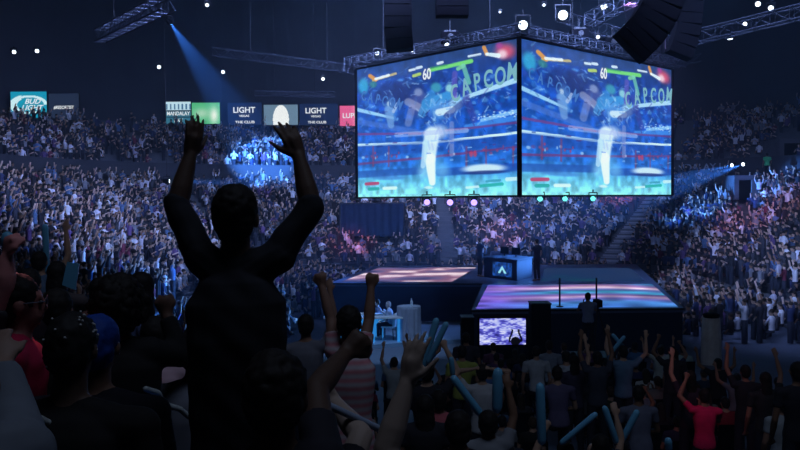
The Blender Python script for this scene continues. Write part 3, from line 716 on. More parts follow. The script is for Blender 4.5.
        if voxel < .02:
            from mathutils import noise
            am = .022 if hairk == 'afro' else .007
            for v_ in me.vertices: v_.co += v_.normal * (noise.noise(v_.co * 38) + .6 * noise.noise(v_.co * 90) + .55) * am
        e = link('hair', me, M['hair'], root); e.color = (*hairc, 1); kids.append(e)
    KIDS[root.name] = kids
    return kids

def skeleton(pose='stand', armL='down', armR='down', H=1.75, fem=False):
    k = H / 1.75; J = {}
    sw = .175 if fem else .195
    if pose == 'stand':
        J['pel'] = (0, 0, .95); J['neck'] = (0, .01, 1.47); J['head'] = (0, .03, 1.635)
        for s, x in (('L', -1), ('R', 1)): J['k' + s] = (x * .1, .02, .50); J['a' + s] = (x * .11, -.02, .085)
        sz = 1.42
    else:
        J['pel'] = (0, -.1, .56); J['neck'] = (0, .0, 1.06); J['head'] = (0, .03, 1.225)
        for s, x in (('L', -1), ('R', 1)): J['k' + s] = (x * .13, .36, .52); J['a' + s] = (x * .13, .36, .085)
        sz = 1.01
    for s, x, a in (('L', -1, armL), ('R', 1, armR)):
        y0 = 0
        if a == 'down': sh = (x * sw, 0, sz); e = (x * (sw + .06), -.02, sz - .28); w = (x * (sw + .04), .10, sz - .52); 
        if a == 'lap': sh = (x * sw, 0, sz); e = (x * (sw + .07), .05, sz - .27); w = (x * .1, .26, sz - .36)
        if a == 'up': sh = (x * (sw - .02), 0, sz + .03); e = (x * (sw + .06), .10, sz + .27); w = (x * (sw + .02), .16, sz + .51)
        if a == 'out': sh = (x * (sw - .01), 0, sz + .02); e = (x * (sw + .20), .10, sz + .17); w = (x * (sw + .22), .17, sz + .42)
        if a == 'fist': sh = (x * (sw - .02), 0, sz + .03); e = (x * (sw + .12), .12, sz + .2); w = (x * (sw - .0), .18, sz + .43)
        if a == 'clap': sh = (x * sw, 0, sz); e = (x * (sw + .06), .16, sz - .18); w = (x * .05, .33, sz + .0)
        if a == 'head': sh = (x * sw, 0, sz + .02); e = (x * (sw + .14), .08, sz + .22); w = (x * .11, .0, sz + .27)
        J['s' + s], J['e' + s], J['w' + s] = sh, e, w
        J['c' + s] = 85 if a == 'fist' else (15 if a in ('up', 'out') else 30)
        if a == 'head': J['f' + s] = (-x, -.3, .4); J['p' + s] = (0, .3, -1)
        if a == 'clap': J['f' + s] = (0, .3, 1); J['p' + s] = (-x, 0, 0)
    for q, v in list(J.items()):
        if isinstance(v, tuple) and q[0] != 'f' and q[0] != 'p' or q == 'pel': J[q] = tuple(c * k for c in v)
    J['hk'] = 1.0
    return J
def person_at(px, py, Y, label, pose='stand', armL='down', armR='down', floor=None, H=None, over=None, rz=0, name='spectator', cat='person', **kw):
    """(px, py) is where the head centre shows; the feet or the seat rest on the row below."""
    hp = P(px, py, Y); fz_ = near_floor(Y) if floor is None else floor
    hh = hp.z - fz_
    base = 1.635 if pose == 'stand' else 1.225
    H_ = 1.75 * hh / base
    if H: H_ = H; fz_ = hp.z - base * H_ / 1.75
    J = skeleton(pose, armL, armR, H_)
    r = empty(name, (hp.x, hp.y - .03, fz_), rz); tag(r, label, cat)
    if over:
        inv = (Matrix.Translation(r.location) @ Matrix.Rotation(rz, 4, 'Z')).inverted()
        for q, v in over.items():
            if q[0] in 'sew' and len(q) == 2 and q != 'sc' and isinstance(v, tuple): J[q] = inv @ P(*v)
            else: J[q] = v
    human(J, r, **kw)
    return r
SKN = [(.30, .17, .12), (.40, .24, .17), (.20, .11, .07), (.45, .29, .21), (.12, .07, .05)]
ms = mat('stripes', rough=.85, objcol=True, noise=.2, scale=9); nt = ms.node_tree
tc = nt.nodes.new('ShaderNodeTexCoord'); wv_ = nt.nodes.new('ShaderNodeTexWave'); wv_.bands_direction = 'Z'; wv_.inputs['Scale'].default_value = 5.5; wv_.inputs['Distortion'].default_value = 1.2
nt.links.new(tc.outputs['Object'], wv_.inputs['Vector']); mx_ = nt.nodes.new('ShaderNodeMixRGB'); mx_.inputs[2].default_value = (.55, .5, .55, 1)
old = nt.nodes['Principled BSDF'].inputs['Base Color'].links[0].from_socket
nt.links.new(wv_.outputs['Fac'], mx_.inputs[0]); nt.links.new(old, mx_.inputs[1]); nt.links.new(mx_.outputs[0], nt.nodes['Principled BSDF'].inputs['Base Color']); M['stripes'] = ms
# --- the man with both arms raised
r = person_at(235.5, 218, 3.0, 'standing man seen from behind, both arms raised high against the lit arena', 'stand', 'up', 'up', over={'pel': V((.015, 0, .95)),
    'sL': (201, 257, 3.0), 'eL': (177, 206, 3.05), 'wL': (190, 156, 3.12), 'fL': (.20, .1, 1), 'pL': (-.75, .6, 0), 'cL': 9, 'tL': -1,
    'sR': (277, 256, 3.0), 'eR': (311, 207, 3.05), 'wR': (299, 157, 3.12), 'fR': (-.42, .12, 1), 'pR': (-.35, .9, -.1), 'cR': 12, 'tR': 1},
    voxel=.0065, loose=1.0, g=1.04, detail=True, sleeve='elbow', shirt=(.018, .02, .028), skin=(.10, .06, .045), collar=True, name='cheering_man')
# --- near row heads and arms
person_at(275, 398, 2.1, 'seated person with short dark hair, nearest head at the bottom centre-left', 'sit', 'lap', 'up', over={
    'sR': (322, 462, 2.1), 'eR': (316, 390, 2.35), 'wR': (345, 354, 2.6), 'fR': (.7, .4, .6), 'cR': 80}, voxel=.009, detail=True,
    shirt=(.02, .02, .03), skin=(.10, .06, .045), name='seated_spectator')
person_at(119, 308, 3.7, 'person with a round bush of black hair raising a bent arm in a black sleeve', 'stand', 'down', 'fist', over={'sR': (150, 352, 3.7), 'eR': (181, 356, 3.8), 'wR': (167, 316, 3.85), 'fR': (-.3, 0, 1)}, voxel=.012, hairk='afro', shirt=(.01, .01, .013), skin=(.15, .08, .06), sleeve='long', g=1.1)
cp_ = person_at(72, 350, 2.75, 'seated person in black with a dark spotted knit cap, low at left', 'sit', 'lap', 'down', voxel=.012, shirt=(.008, .008, .01), skin=(.13, .08, .06), hairk='short', hairc=(.01, .01, .012), sleeve='long', g=1.1)
hd = KIDS[cp_.name][-1]; rr_ = random.Random(3)
for p_ in rr_.sample(list(hd.data.vertices), 26):
    build(MB().ell(p_.co + p_.normal * .002, (.0045, 0, 0), (0, .0045, 0), (0, 0, .0045), 6), 'white_spot', M['white'], cp_)
gp_ = person_at(17, 303, 3.4, 'man in a crimson red shirt and glasses looking right, at the left edge', 'stand', 'down', 'down', rz=R(-70), voxel=.012, detail=True, shirt=(.42, .01, .06), skin=(.36, .15, .13))
bx = [v.co for v in KIDS[gp_.name][-1].data.vertices]; hc_ = KIDS[gp_.name][1].data.vertices; ec = sum((v.co for v in hc_), V()) / len(hc_)
mb = MB(); ec = V((0, ec.y + .022, ec.z))
for sx in (-1, 1):
    for i in range(16):
        a, b = 2 * math.pi * i / 16, 2 * math.pi * (i + 1) / 16
        mb.tube(ec + V((sx * .034 + .027 * math.cos(a), 0, .02 * math.sin(a))), ec + V((sx * .034 + .027 * math.cos(b), 0, .02 * math.sin(b))), .0022, n=5)
    mb.tube(ec + V((sx * .061, 0, .004)), ec + V((sx * .08, -.11, .0)), .002, n=5)
mb.tube(ec + V((-.007, 0, .004)), ec + V((.007, 0, .004)), .002, n=5); build(mb, 'glasses', M['metal'], gp_)
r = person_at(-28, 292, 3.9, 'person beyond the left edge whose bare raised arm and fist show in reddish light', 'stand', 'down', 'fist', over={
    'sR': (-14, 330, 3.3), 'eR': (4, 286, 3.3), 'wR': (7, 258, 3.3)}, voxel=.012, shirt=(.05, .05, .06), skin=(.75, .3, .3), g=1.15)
person_at(-42, 385, 1.75, 'person in a pale grey hooded top leaning in at the lower left corner', 'sit', 'down', 'up', over={
    'sR': (18, 455, 1.8), 'eR': (12, 415, 2.0), 'wR': (2, 368, 2.1)}, voxel=.012, shirt=(.16, .19, .24), skin=(.3, .2, .16), sleeve='long', g=1.25)
person_at(98, 347, 3.15, 'seated person in a bright blue cap behind the spotted knit cap', 'sit', 'down', 'down', voxel=.014, shirt=(.01, .01, .02), hairc=(.01, .06, .36), hairk='short')
person_at(197, 352, 3.9, 'seated person in a dim grey shirt left of the cheering man', 'sit', 'down', 'down', voxel=.014, shirt=(.2, .22, .28), H=1.75)
person_at(156, 338, 4.6, 'person in a pale pink and white top below the bent black sleeve', 'sit', 'down', 'down', voxel=.014, shirt=(.6, .42, .5), H=1.7)
person_at(146, 288, 6.2, 'woman with dark hair and pale face behind the bush of black hair', 'stand', 'down', 'down', rz=R(110), voxel=.016, hairk='long', shirt=(.10, .13, .28), skin=SKN[1])
# --- girl with both fists up
person_at(349, 324, 5.4, 'person in a red and white striped shirt raising two fists above the stage', 'stand', 'fist', 'fist', over={
    'sL': (334, 351, 5.4), 'eL': (331, 318, 5.5), 'wL': (322, 287, 5.55), 'sR': (363, 350, 5.4), 'eR': (369, 320, 5.5), 'wR': (371, 288, 5.55), 'fL': (-.1, 0, 1), 'fR': (0, 0, 1)},
    voxel=.01, shirt=(.62, .24, .29), skin=(.28, .16, .12), hairk='short', name='fist_raising_spectator')
for c_ in COL.objects:
    if c_.parent and c_.parent.name == 'fist_raising_spectator' and c_.name.startswith('shirt'): c_.data.materials[0] = M['stripes']
# --- crouched person with a fist and an open hand
person_at(372, 494, 2.5, 'spectator below the frame holding up an open hand and a fist at bottom centre', 'sit', 'fist', 'up', floor=3.0, over={
    'sL': (345, 478, 2.6), 'eL': (361, 436, 2.75), 'wL': (334, 402, 2.95), 'fL': (-.5, .1, .6), 'sR': (404, 500, 2.5), 'eR': (386, 450, 2.55), 'wR': (407, 384, 2.6), 'fR': (.22, .1, 1), 'cR': 8, 'pR': (.6, .7, 0), 'hk': 1.05},
    voxel=.007, g=1.08, shirt=(.02, .02, .03), skin=(.42, .33, .28), name='waving_spectator')
MIDS = [
 (482, 373, 11.0, 'stand', 'head', 'head', (.42, .45, .5), 'short', 'person in a white shirt with hands on the head below the stage monitor'),
 (536, 352, 16.5, 'sit', 'down', 'down', (.36, .42, .5), 'short', 'seated person in a pale shirt right below the stage monitor'),
 (549, 346, 18, 'sit', 'down', 'down', (.20, .25, .33), 'short', 'seated person in a grey shirt behind the pale shirts'),
 (566, 357, 15.5, 'sit', 'down', 'down', (.34, .4, .48), 'short', 'seated person in a pale shirt beside the purple one'),
 (557, 374, 12.5, 'sit', 'lap', 'lap', (.10, .09, .18), 'short', 'broad seated person in a dusky purple shirt'),
 (582, 369, 14.5, 'sit', 'lap', 'lap', (.10, .11, .14), 'bald', 'bald seated man in a grey shirt right of the purple shirt'),
 (439, 401, 8.5, 'stand', 'down', 'clap', (.50, .12, .15), 'short', 'person in a pinkish red top lower centre beside the long blue stick'),
 (462, 352, 14, 'stand', 'down', 'down', (.30, .36, .08), 'short', 'standing person in a yellow green top below the round table'),
 (458, 430, 5.0, 'sit', 'lap', 'lap', (.01, .01, .015), 'short', 'large dark head at the bottom centre in front of the blue sticks'),
 (425, 408, 7.2, 'stand', 'down', 'down', (.02, .02, .03), 'long', 'dark haired person in black right of the big forearm'),
 (488, 424, 6.8, 'stand', 'down', 'up', (.22, .24, .28), 'short', 'person in a grey collared top at the bottom beneath the white shirt'),
 (565, 452, 8.0, 'stand', 'fist', 'down', (.06, .10, .18), 'short', 'spectator whose lone forearm and fist rise between two blue sticks'),
 (600, 446, 8.0, 'stand', 'clap', 'up', (.03, .05, .08), 'short', 'spectator at the bottom holding hands together beside three blue sticks'),
 (704, 396, 12.5, 'stand', 'fist', 'clap', (.75, .02, .14), 'short', 'person in a hot pink top at lower right'),
 (783, 404, 10.5, 'stand', 'down', 'up', (.32, .37, .42), 'short', 'person in a pale grey shirt near the lower right corner'),
 (672, 352, 16, 'stand', 'fist', 'down', (.02, .02, .03), 'short', 'dark standing person with one raised fist right of the stage front'),
 (690, 378, 13.0, 'stand', 'up', 'down', (.03, .02, .04), 'long', 'dark clad person with one bare arm up above the hot pink top'),
 (745, 372, 13.5, 'stand', 'up', 'down', (.02, .02, .03), 'short', 'dark clad person before the bare patch of floor at right'),
 (765, 380, 12.5, 'stand', 'down', 'up', (.02, .025, .03), 'long', 'dark clad person with a raised arm on the lower right'),
 (797, 372, 9.5, 'stand', 'down', 'down', (.02, .02, .03), 'short', 'dark figure cut by the right edge beside the pale grey shirt'),
 (623, 352, 14.5, 'stand', 'up', 'out', (.10, .2, .34), 'short', 'person in blue with both arms spread upward below the stage platform'),
 (597, 358, 13.8, 'stand', 'up', 'up', (.04, .05, .08), 'short', 'person with two long arms straight up below the camera operator'),
 (574, 362, 14.2, 'stand', 'down', 'up', (.04, .04, .08), 'long', 'person with one long arm up left of the camera operator'),
 (638, 394, 11.5, 'sit', 'lap', 'lap', (.14, .16, .24), 'short', 'seated person in a slate shirt above the crossed blue sticks'),
 (306, 326, 8.2, 'stand', 'down', 'up', (.16, .17, .22), 'short', 'person in a light grey shirt between the cheering man and the striped shirt'),
 (427, 372, 9.0, 'stand', 'down', 'fist', (.02, .02, .03), 'short', 'dark clad spectator with a bent arm above the round pink top'),
 (466, 338, 17, 'stand', 'down', 'down', (.03, .03, .05), 'short', 'dark figure standing just under the stage corner left of the monitor'),
 (40, 262, 9.0, 'stand', 'down', 'up', (.10, .17, .28), 'short', 'person in pale blue with an arm up behind the reddish raised arm'),
 (58, 275, 7.4, 'stand', 'down', 'clap', (.10, .08, .09), 'long', 'brown clad spectator beside the blue banner at left'),
 (30, 285, 6.0, 'stand', 'down', 'down', (.03, .02, .03), 'short', 'dark head behind the man in crimson'),
 (58, 310, 4.6, 'stand', 'down', 'down', (.02, .02, .02), 'short', 'dark haired person right of the man in crimson'),
 (100, 292, 6.8, 'stand', 'clap', 'clap', (.2, .09, .08), 'short', 'person with clasped hands behind the blue banner'),
]
for (px, py, Y, pose, aL, aR, c, hk, lab) in MIDS:
    fl = near_floor(Y) if Y < 12 else 0.0
    hz = P(px, py, Y).z; hh = hz - fl; base = 1.635 if pose == 'stand' else 1.225
    hh = min(max(hh, base * .9), base * 1.12)
    person_at(px, py, Y, lab, pose, aL, aR, H=1.75 * hh / base, voxel=.016, shirt=c, hairk=hk, skin=random.choice(SKN[:4]), sleeve='short')
# --- people on and before the stage
def staged(px, py, z, label, pose, aL, aR, H, rz, c, name='person', **kw):   # (px, py) shows the feet
    g = G(px, py, z); r = empty(name, g, rz); tag(r, label, 'person'); human(skeleton(pose, aL, aR, H), r, voxel=.02, shirt=c, **kw); return r
staged(537, 281, SZ, 'host in dark clothes standing on the stage right of the player desk', 'stand', 'clap', 'down', 1.8, R(40), (.02, .03, .06))
staged(480, 277, SZ, 'person in dark clothes standing at the left end of the player desk', 'stand', 'down', 'clap', 1.78, R(-70), (.015, .03, .08))
for px, lab in ((496, 'left of two players seated behind the desk with a headset glow'), (511, 'right of two players seated behind the desk')):
    staged(px, 274, SZ, lab, 'sit', 'lap', 'lap', 1.75, R(180), (.12, .16, .3), skin=SKN[3])
PH = P(588, 346, 22.6); fr_ = empty('riser', (PH.x + .1, PH.y, 0)); tag(fr_, 'black camera riser box under the operator before the stage', 'platform')
PZ = P(588, 297, PH.y).z - 1.635
op = P(588, 297, PH.y + .1)
build(MB().box((0, 0, PZ / 2 - .02), (1.2, .9, PZ - .04)), 'riser_box', M['speaker'], fr_)
build(MB().box((0, 0, PZ - .02), (1.3, 1.0, .04)), 'riser_top', M['darkmetal'], fr_)
r = empty('camera_operator', (PH.x, PH.y, PZ)); tag(r, 'camera operator in a blue grey shirt standing in front of the stage, seen from behind', 'person')
human(skeleton('stand', 'clap', 'clap', 1.75), r, voxel=.016, shirt=(.22, .3, .5), skin=SKN[1])
# tripod camera
tp = empty('video_camera', (PH.x + .35, PH.y + .3, PZ)); tag(tp, 'small video camera on a dark tripod by the operator', 'camera')
for a in (0, 120, 240): build(MB().tube((0, 0, 1.3), (.35 * math.cos(R(a)), .3 * math.sin(R(a)), 0), .02, n=6), 'leg', M['darkmetal'], tp)
build(MB().box((0, 0, 1.42), (.18, .4, .2)).tube((0, .2, 1.42), (0, .36, 1.42), .06), 'camera_body', M['speaker'], tp)
for px, lab in ((561, 'thin upright pole left of the camera operator'), (598, 'thin upright pole right of the camera operator')):
    b = G(px, 308, SZ); o = build(MB().tube((0, 0, 0), (0, 0, .95), .03, n=8).lathe([(.12, 0), (.12, .03), (.03, .05)], n=12), 'stanchion', M['darkmetal'], loc=V((b.x, b.y + .2, SZ))); tag(o, lab, 'pole')
# stage monitor
a = P(479.5, 344.5, 23.6); b = P(525.5, 344.5, 23.6); hgt = 26.5 * 23.6 / F
r = empty('video_monitor', V(((a.x + b.x) / 2, a.y, 0))); tag(r, 'small bright monitor on a black stand in front of the stage', 'monitor')
h, w = 50, 84; n1 = vnoise(h, w, 9, 8, 31); n2 = vnoise(h, w, 26, 20, 32)
img = ramp(np.clip(n1 * .7 + n2 * .5 - .1, 0, 1), [(0, (40, 40, 120)), (.4, (90, 90, 210)), (.6, (170, 180, 245)), (1, (240, 240, 255))])
X = np.linspace(0, 1, w)[None] + np.zeros((h, 1)); Yg = np.linspace(0, 1, h)[:, None] + np.zeros((1, w))
for cx in (.78,):
    img[(np.hypot((X - cx) * 1.6, Yg - .12) < .17)] = (.03, .03, .06)
    for s in (-1, 1): img[(np.abs(X - cx - s * (.10 + .03 * np.sin(Yg * 9))) < .022) & (Yg < .58) & (Yg > .1)] = (.04, .04, .08)
cx = (a.x + b.x) / 2
link('monitor_picture', grid_mesh('mon', (a.x - cx, -.06, a.z), (b.x - cx, -.06, a.z), (b.x - cx, -.06, a.z + hgt), (a.x - cx, -.06, a.z + hgt), img), M['screen'], r)
build(MB().box((0, 0, a.z + hgt / 2), ((b.x - a.x) + .1, .1, hgt + .1)), 'monitor_case', M['speaker'], r)
build(MB().box((-.5, .05, a.z / 2), (.08, .08, a.z)).box((.5, .05, a.z / 2), (.08, .08, a.z)).box((0, .05, .04), (1.3, .6, .08)), 'stand', M['darkmetal'], r)
for (x0, y0, x1, y1, Y, lab) in ((532, 304, 551, 350, 23.5, 'tall black equipment case right of the stage monitor'), (462, 318, 474, 350, 23.9, 'narrow black equipment case left of the stage monitor')):
    a = P(x0, y1, Y); b = P(x1, y0, Y); r = empty('equipment_case', V(((a.x + b.x) / 2, Y, 0))); tag(r, lab, 'case')
    build(MB().box((0, .3, b.z / 2 + .04), (b.x - a.x, .6, b.z - .08)), 'case_body', M['speaker'], r)
    build(MB().box((0, .3, b.z), (b.x - a.x + .03, .63, .04)), 'metal_edging', M['darkmetal'], r)
# analyst area
PL = [G(318, 352, 0), G(466, 343, 0), G(470, 329, 0), G(330, 326, 0)]
o = build(prism(MB(), [V((p.x, p.y, 0)) for p in PL], 0, .14), 'low_platform', M['plat']); tag(o, 'low pale blue platform on the floor under the analyst desk and round table', 'platform')
dz = .14; c = G(362, 341, dz); r = empty('analyst_desk', c); tag(r, 'curved white topped analyst desk with glowing blue front left of the round table', 'desk')
mb = MB(); mf = MB(); seg_n = 14
ptsO = []; 
for i in range(seg_n + 1):
    a = math.pi * (1.05 - .75 * i / seg_n); ptsO.append(V((math.cos(a) * 1.35 - .0, math.sin(a) * .9, 0)))
ptsI = [p * .62 for p in ptsO]
top = ptsO + ptsI[::-1]; prism(mb, top, .82, .88); build(mb, 'desk_top', M['deskwhite'], r)
prism(mf, [p * .93 for p in ptsO] + [p * .9 for p in ptsO[::-1]], 0, .82); build(mf, 'desk_front', M['deskglow'], r)
build(MB().box((.7, -.1, .85), (1.5, .5, .05)), 'desk_wing', M['deskwhite'], r); build(MB().box((.2, -.1, .41), (.5, .35, .82)).box((1.3, -.1, .41), (.1, .35, .82)), 'desk_leg', M['deskglow'], r)
def chair_parts(r, m='bluegrey'):
    k = [build(MB().box((0, 0, .45), (.46, .44, .05)), 'seat', M[m], r), build(MB().box((0, -.23, .72), (.44, .04, .42), Matrix.Rotation(R(8), 3, 'X')), 'backrest', M[m], r)]
    for x in (-.2, .2):
        for y in (-.2, .2): k.append(build(MB().tube((x, y, .43), (x * 1.1, y * 1.1, 0), .014, n=6), 'leg', M['darkmetal'], r))
    return k
cz = G(389, 339, dz)
r = empty('analyst_chair', cz, R(75)); tag(r, 'pale chair under the analyst in light clothes', 'chair'); chair_parts(r, 'white')
r = empty('analyst', cz, R(75)); tag(r, 'analyst in a pale blue suit seated at the white desk, facing left', 'person'); human(skeleton('sit', 'lap', 'clap', 1.75), r, voxel=.018, shirt=(.30, .38, .55), skin=(.5, .42, .42), hairc=(.35, .35, .4))
cz = G(378, 335, dz)
r = empty('analyst_chair', cz, R(100)); tag(r, 'pale chair behind the analyst desk, farther from the round table', 'chair'); chair_parts(r, 'white')
r = empty('analyst', cz, R(100)); tag(r, 'second analyst in dark blue seated behind the one in pale blue', 'person'); human(skeleton('sit', 'lap', 'clap', 1.7), r, voxel=.018, shirt=(.14, .2, .35), skin=(.5, .42, .42))
tb_ = G(409, 340, dz); r = empty('round_table', tb_); tag(r, 'tall round table under a pleated grey cloth in front of the stage skirt', 'table')
rad = 12 * tb_.y / F; th = 34 * tb_.y / F
mb = MB(); n = 72; vs = []; fs = []
for k, (z, rr, am) in enumerate([(0, 1.0, .06), (th * .5, .97, .05), (th * .93, .97, .03), (th, .98, .0)]):
    for i in range(n):
        a = 2 * math.pi * i / n; q = rad * rr * (1 + am * 1.5 * math.sin(a * 14)); vs.append((q * math.cos(a), q * math.sin(a), z))
for k in range(3):
    for i in range(n): fs.append((k * n + i, k * n + (i + 1) % n, (k + 1) * n + (i + 1) % n, (k + 1) * n + i))
fs.append(tuple(range(3 * n, 4 * n))); mb.add(vs, fs); build(mb, 'tablecloth', M['tableclothm'], r, True)
build(MB().lathe([(rad * .96, th - .03), (rad * .99, th + .01), (rad * .96, th + .012)], n=32), 'table_top', M['tableclothm'], r)
o = build(MB().lathe([(.05, 0), (.05, .16), (.02, .22), (.02, .27), (.025, .28)], n=12), 'water_bottle', M['glass'], loc=tb_ + V((.1, 0, th + .012))); tag(o, 'clear bottle standing on the round cloth covered table', 'bottle')
# draped cart on the right floor
c = G(711, 364, 0); r = empty('draped_pedestal', c); tag(r, 'pale blue grey draped pedestal with dark top on the floor right of the stage', 'pedestal')
hh = 47 * c.y / F; w2 = 9.5 * c.y / F
mb = MB(); n = 48; vs = []; fs = []
for z, k in ((0, 1.05), (hh * .5, 1.0), (hh, .86)):
    for i in range(n):
        a = 2 * math.pi * i / n; q = w2 * k * (1 + .05 * math.sin(a * 11)); vs.append((q * math.cos(a), q * .8 * math.sin(a), z))
for k in range(2):
    for i in range(n): fs.append((k * n + i, k * n + (i + 1) % n, (k + 1) * n + (i + 1) % n, (k + 1) * n + i))
fs.append(tuple(range(2 * n, 3 * n))); build(mb.add(vs, fs), 'drape', M['white'], r, True)
build(MB().lathe([(w2 * .8, hh), (w2 * .85, hh + .1), (w2 * .5, hh + .14)], n=16), 'dark_top', M['speaker'], r)
# navy drape hung before the back stand, left of the screens
a = P(340, 236, 51); b = P(404, 203, 51)
r = empty('hanging_drape', V(((a.x + b.x) / 2, 51, a.z))); tag(r, 'flat dark navy drape hung before the back stand below the left screen', 'curtain')
mb = MB(); n = 40; vs = []; fs = []
for z in (0, b.z - a.z):
    for y in (0, .06):
        for i in range(n + 1): vs.append(((i / n - .5) * (b.x - a.x), y + .04 * math.sin(i * 1.3), z))
for i in range(n): fs += [(i, i + 1, 2 * (n + 1) + i + 1, 2 * (n + 1) + i), (n + 1 + i + 1, n + 1 + i, 3 * (n + 1) + i, 3 * (n + 1) + i + 1)]
build(mb.add(vs, fs), 'cloth_panel', M['navy'], r); build(MB().tube((-(b.x - a.x) / 2, 0, b.z - a.z), ((b.x - a.x) / 2, 0, b.z - a.z), .05), 'top_rail', M['metal'], r)
build(MB().tube((-(b.x - a.x) / 2, 0, -a.z), (-(b.x - a.x) / 2, 0, b.z - a.z), .05).tube(((b.x - a.x) / 2, 0, -a.z), ((b.x - a.x) / 2, 0, b.z - a.z), .05), 'side_pole', M['metal'], r)

# ------------------------------------------------------------------ inflatable sticks
ST_ = [((437, 318), (421, 372), 8.5, 5.2, 'upright blue inflatable stick behind the big open hand'), ((447, 322), (427, 364), 8.0, 4.5, 'slanting blue inflatable stick right of the big open hand'),
       ((452, 376), (482, 416), 7.5, 6.0, 'long blue inflatable stick slanting down right at bottom centre'), ((451, 357), (453, 376), 9.0, 4, 'small blue inflatable stick tip above the long slanting one'),
       ((498, 368), (497, 413), 8.0, 8.0, 'thick upright blue inflatable stick below the white shirt person'), ((540, 383), (542, 445), 7.5, 7.0, 'tall upright blue inflatable stick right of bottom centre'),
       ((604, 406), (617, 444), 8.0, 5, 'left stick of the V of blue inflatable sticks'), ((638, 410), (620, 444), 8.2, 5, 'right stick of the V of blue inflatable sticks'),
       ((597, 413), (560, 444), 7.8, 4.5, 'blue inflatable stick slanting down left beside the fist'), ((668, 438), (669, 452), 7.2, 5.5, 'blue inflatable stick tip at the bottom edge'),
       ((612, 334), (628, 352), 14.5, 4, 'left blue streamer stick of the crossed pair before the stage'), ((625, 336), (610, 354), 14.4, 4, 'right blue streamer stick of the crossed pair before the stage'),
       ((319, 401), (382, 430), 2.75, 5.5, 'grey green stick held in the fist at bottom centre left'), ((8, 232), (6, 250), 6.0, 9, 'blue inflatable stick end at the left edge'),
       ((45, 224), (47, 274), 9.0, 4.5, 'thin upright blue stick rising from the left crowd')]
for a, b, Y, wpx, lab in ST_:
    p, q = P(*a, Y), P(*b, Y + .05); d = (p - q); L = d.length; rr = wpx * (1.35 if Y < 14 else 1) * Y / F / 2
    prof = [(rr * .25, 0), (rr * .8, rr * .5), (rr, rr * 1.3), (rr * 1.0, L * .5), (rr, L - rr * 1.3), (rr * .8, L - rr * .4), (rr * .3, L)]
    o = build(MB().lathe(prof, (0, 0, 0), 14, d.normalized()), 'inflatable_stick', M['stick'], None, True, loc=q); tag(o, lab, 'noisemaker', 'inflatable cheering sticks')
    if 'grey' in lab: o.data.materials[0] = M['bluegrey']
p = [P(62, 285, 7.1), P(75, 290, 7.1), P(79, 264, 7.1), P(67, 262, 7.1)]
c0 = p[0].copy(); o = build(prism(MB(), [V((0, 0, 0)), p[1] - c0, p[1] - c0 + V((0, .02, 0)), V((0, .02, 0))], 0, .2), 'blue_banner', M['stick'], loc=c0)
o.data = MB().add([x - c0 for x in p] + [x - c0 + V((0, .02, 0)) for x in p], [(0, 1, 2, 3), (7, 6, 5, 4), (0, 4, 5, 1), (1, 5, 6, 2), (2, 6, 7, 3), (3, 7, 4, 0)]).mesh('bb'); o.data.materials.append(M['stick'])
tag(o, 'small blue cloth banner held up in the left crowd', 'banner')
p = [P(79, 308, 4.9), P(88, 315, 4.9), P(84, 298, 4.9), P(76, 300, 4.9)]

def rail(pts, Y, label, rad=.014):
    ws = [P(x, y, Y + .03 * i) for i, (x, y) in enumerate(pts)]; mb = MB()
    for a, b in zip(ws, ws[1:]): mb.capsule(a - ws[0], b - ws[0], rad, rad, 8)
    b = ws[-1]; mb.capsule(b - ws[0], V((b.x, b.y, near_floor(b.y))) - ws[0], rad, rad, 8)
    o = link('seat_arm_rail', remesh(mb, .006, 2, 'rail'), M['rail'], None, ws[0]); tag(o, label, 'rail')
M['rail'] = mat('pale_rail', (.42, .48, .5), .4)
rail([(14, 388), (22, 390), (26, 397), (25, 405), (31, 414), (42, 420), (52, 425), (57, 432)], 2.45, 'curved pale seat rail beside the grey hooded top at lower left')
rail([(146, 389), (158, 393), (162, 401), (169, 406), (180, 409), (188, 416), (199, 422)], 3.35, 'curved pale seat rail below the grey shirt left of the cheering man')
mb = MB(); c0 = P(150, 416, 3.3)
for i in range(9): mb.ell(V((random.uniform(-.03, .04), random.uniform(-.04, .04), random.uniform(-.03, .04))), V((.035 + .02 * random.random(), 0, .015)), V((0, .05, 0)), V((-.02, 0, .04)))
mb.capsule((0, 0, -.02), (0, 0, near_floor(3.3) - c0.z + .03), .05, .06)
o = link('blue_shorts', remesh(mb, .006, 3, 'shorts'), M['bluecloth'], None, c0) if False else link('blue_shorts', remesh(mb, .006, 3, 'shorts'), mat('blue_cloth', (.02, .14, .42), .8), None, c0); tag(o, 'crumpled bright blue jacket over a seat at lower left', 'shorts')  # made-up cloth heap standing in for a pair of blue shorts
# ------------------------------------------------------------------ seats of the near block
seat0 = empty('stadium_seat', (0, 0, 0))
mb = MB(); n = 10
for j in range(2):
    pass
def seat_shell():
    mb = MB(); secs = []
    for z, w, y, t in ((.38, .20, -.20, .02), (.55, .225, -.235, .02), (.75, .225, -.27, .02), (.84, .20, -.285, .018), (.875, .14, -.29, .012)):
        secs.append(((0, y, z), (w, 0, 0), (0, t, 0)))
    return mb.loft(secs, 20)
sb = build(seat_shell(), 'backrest', M['seat'], seat0, True)
sc = build(MB().loft([((0, .0, .42), (.21, 0, 0), (0, .2, 0)), ((0, .0, .45), (.225, 0, 0), (0, .21, 0)), ((0, .0, .47), (.2, 0, 0), (0, .18, 0))], 20), 'seat', M['seat'], seat0, True)
sa = build(MB().box((-.255, -.05, .62), (.035, .34, .03)).box((.255, -.05, .62), (.035, .34, .03)), 'armrest', M['darkmetal'], seat0)
sd = build(MB().tube((-.25, -.15, .6), (-.25, -.12, 0), .02).tube((.25, -.15, .6), (.25, -.12, 0), .02), 'leg', M['darkmetal'], seat0)
KIDS[seat0.name] = [sb, sc, sa, sd]
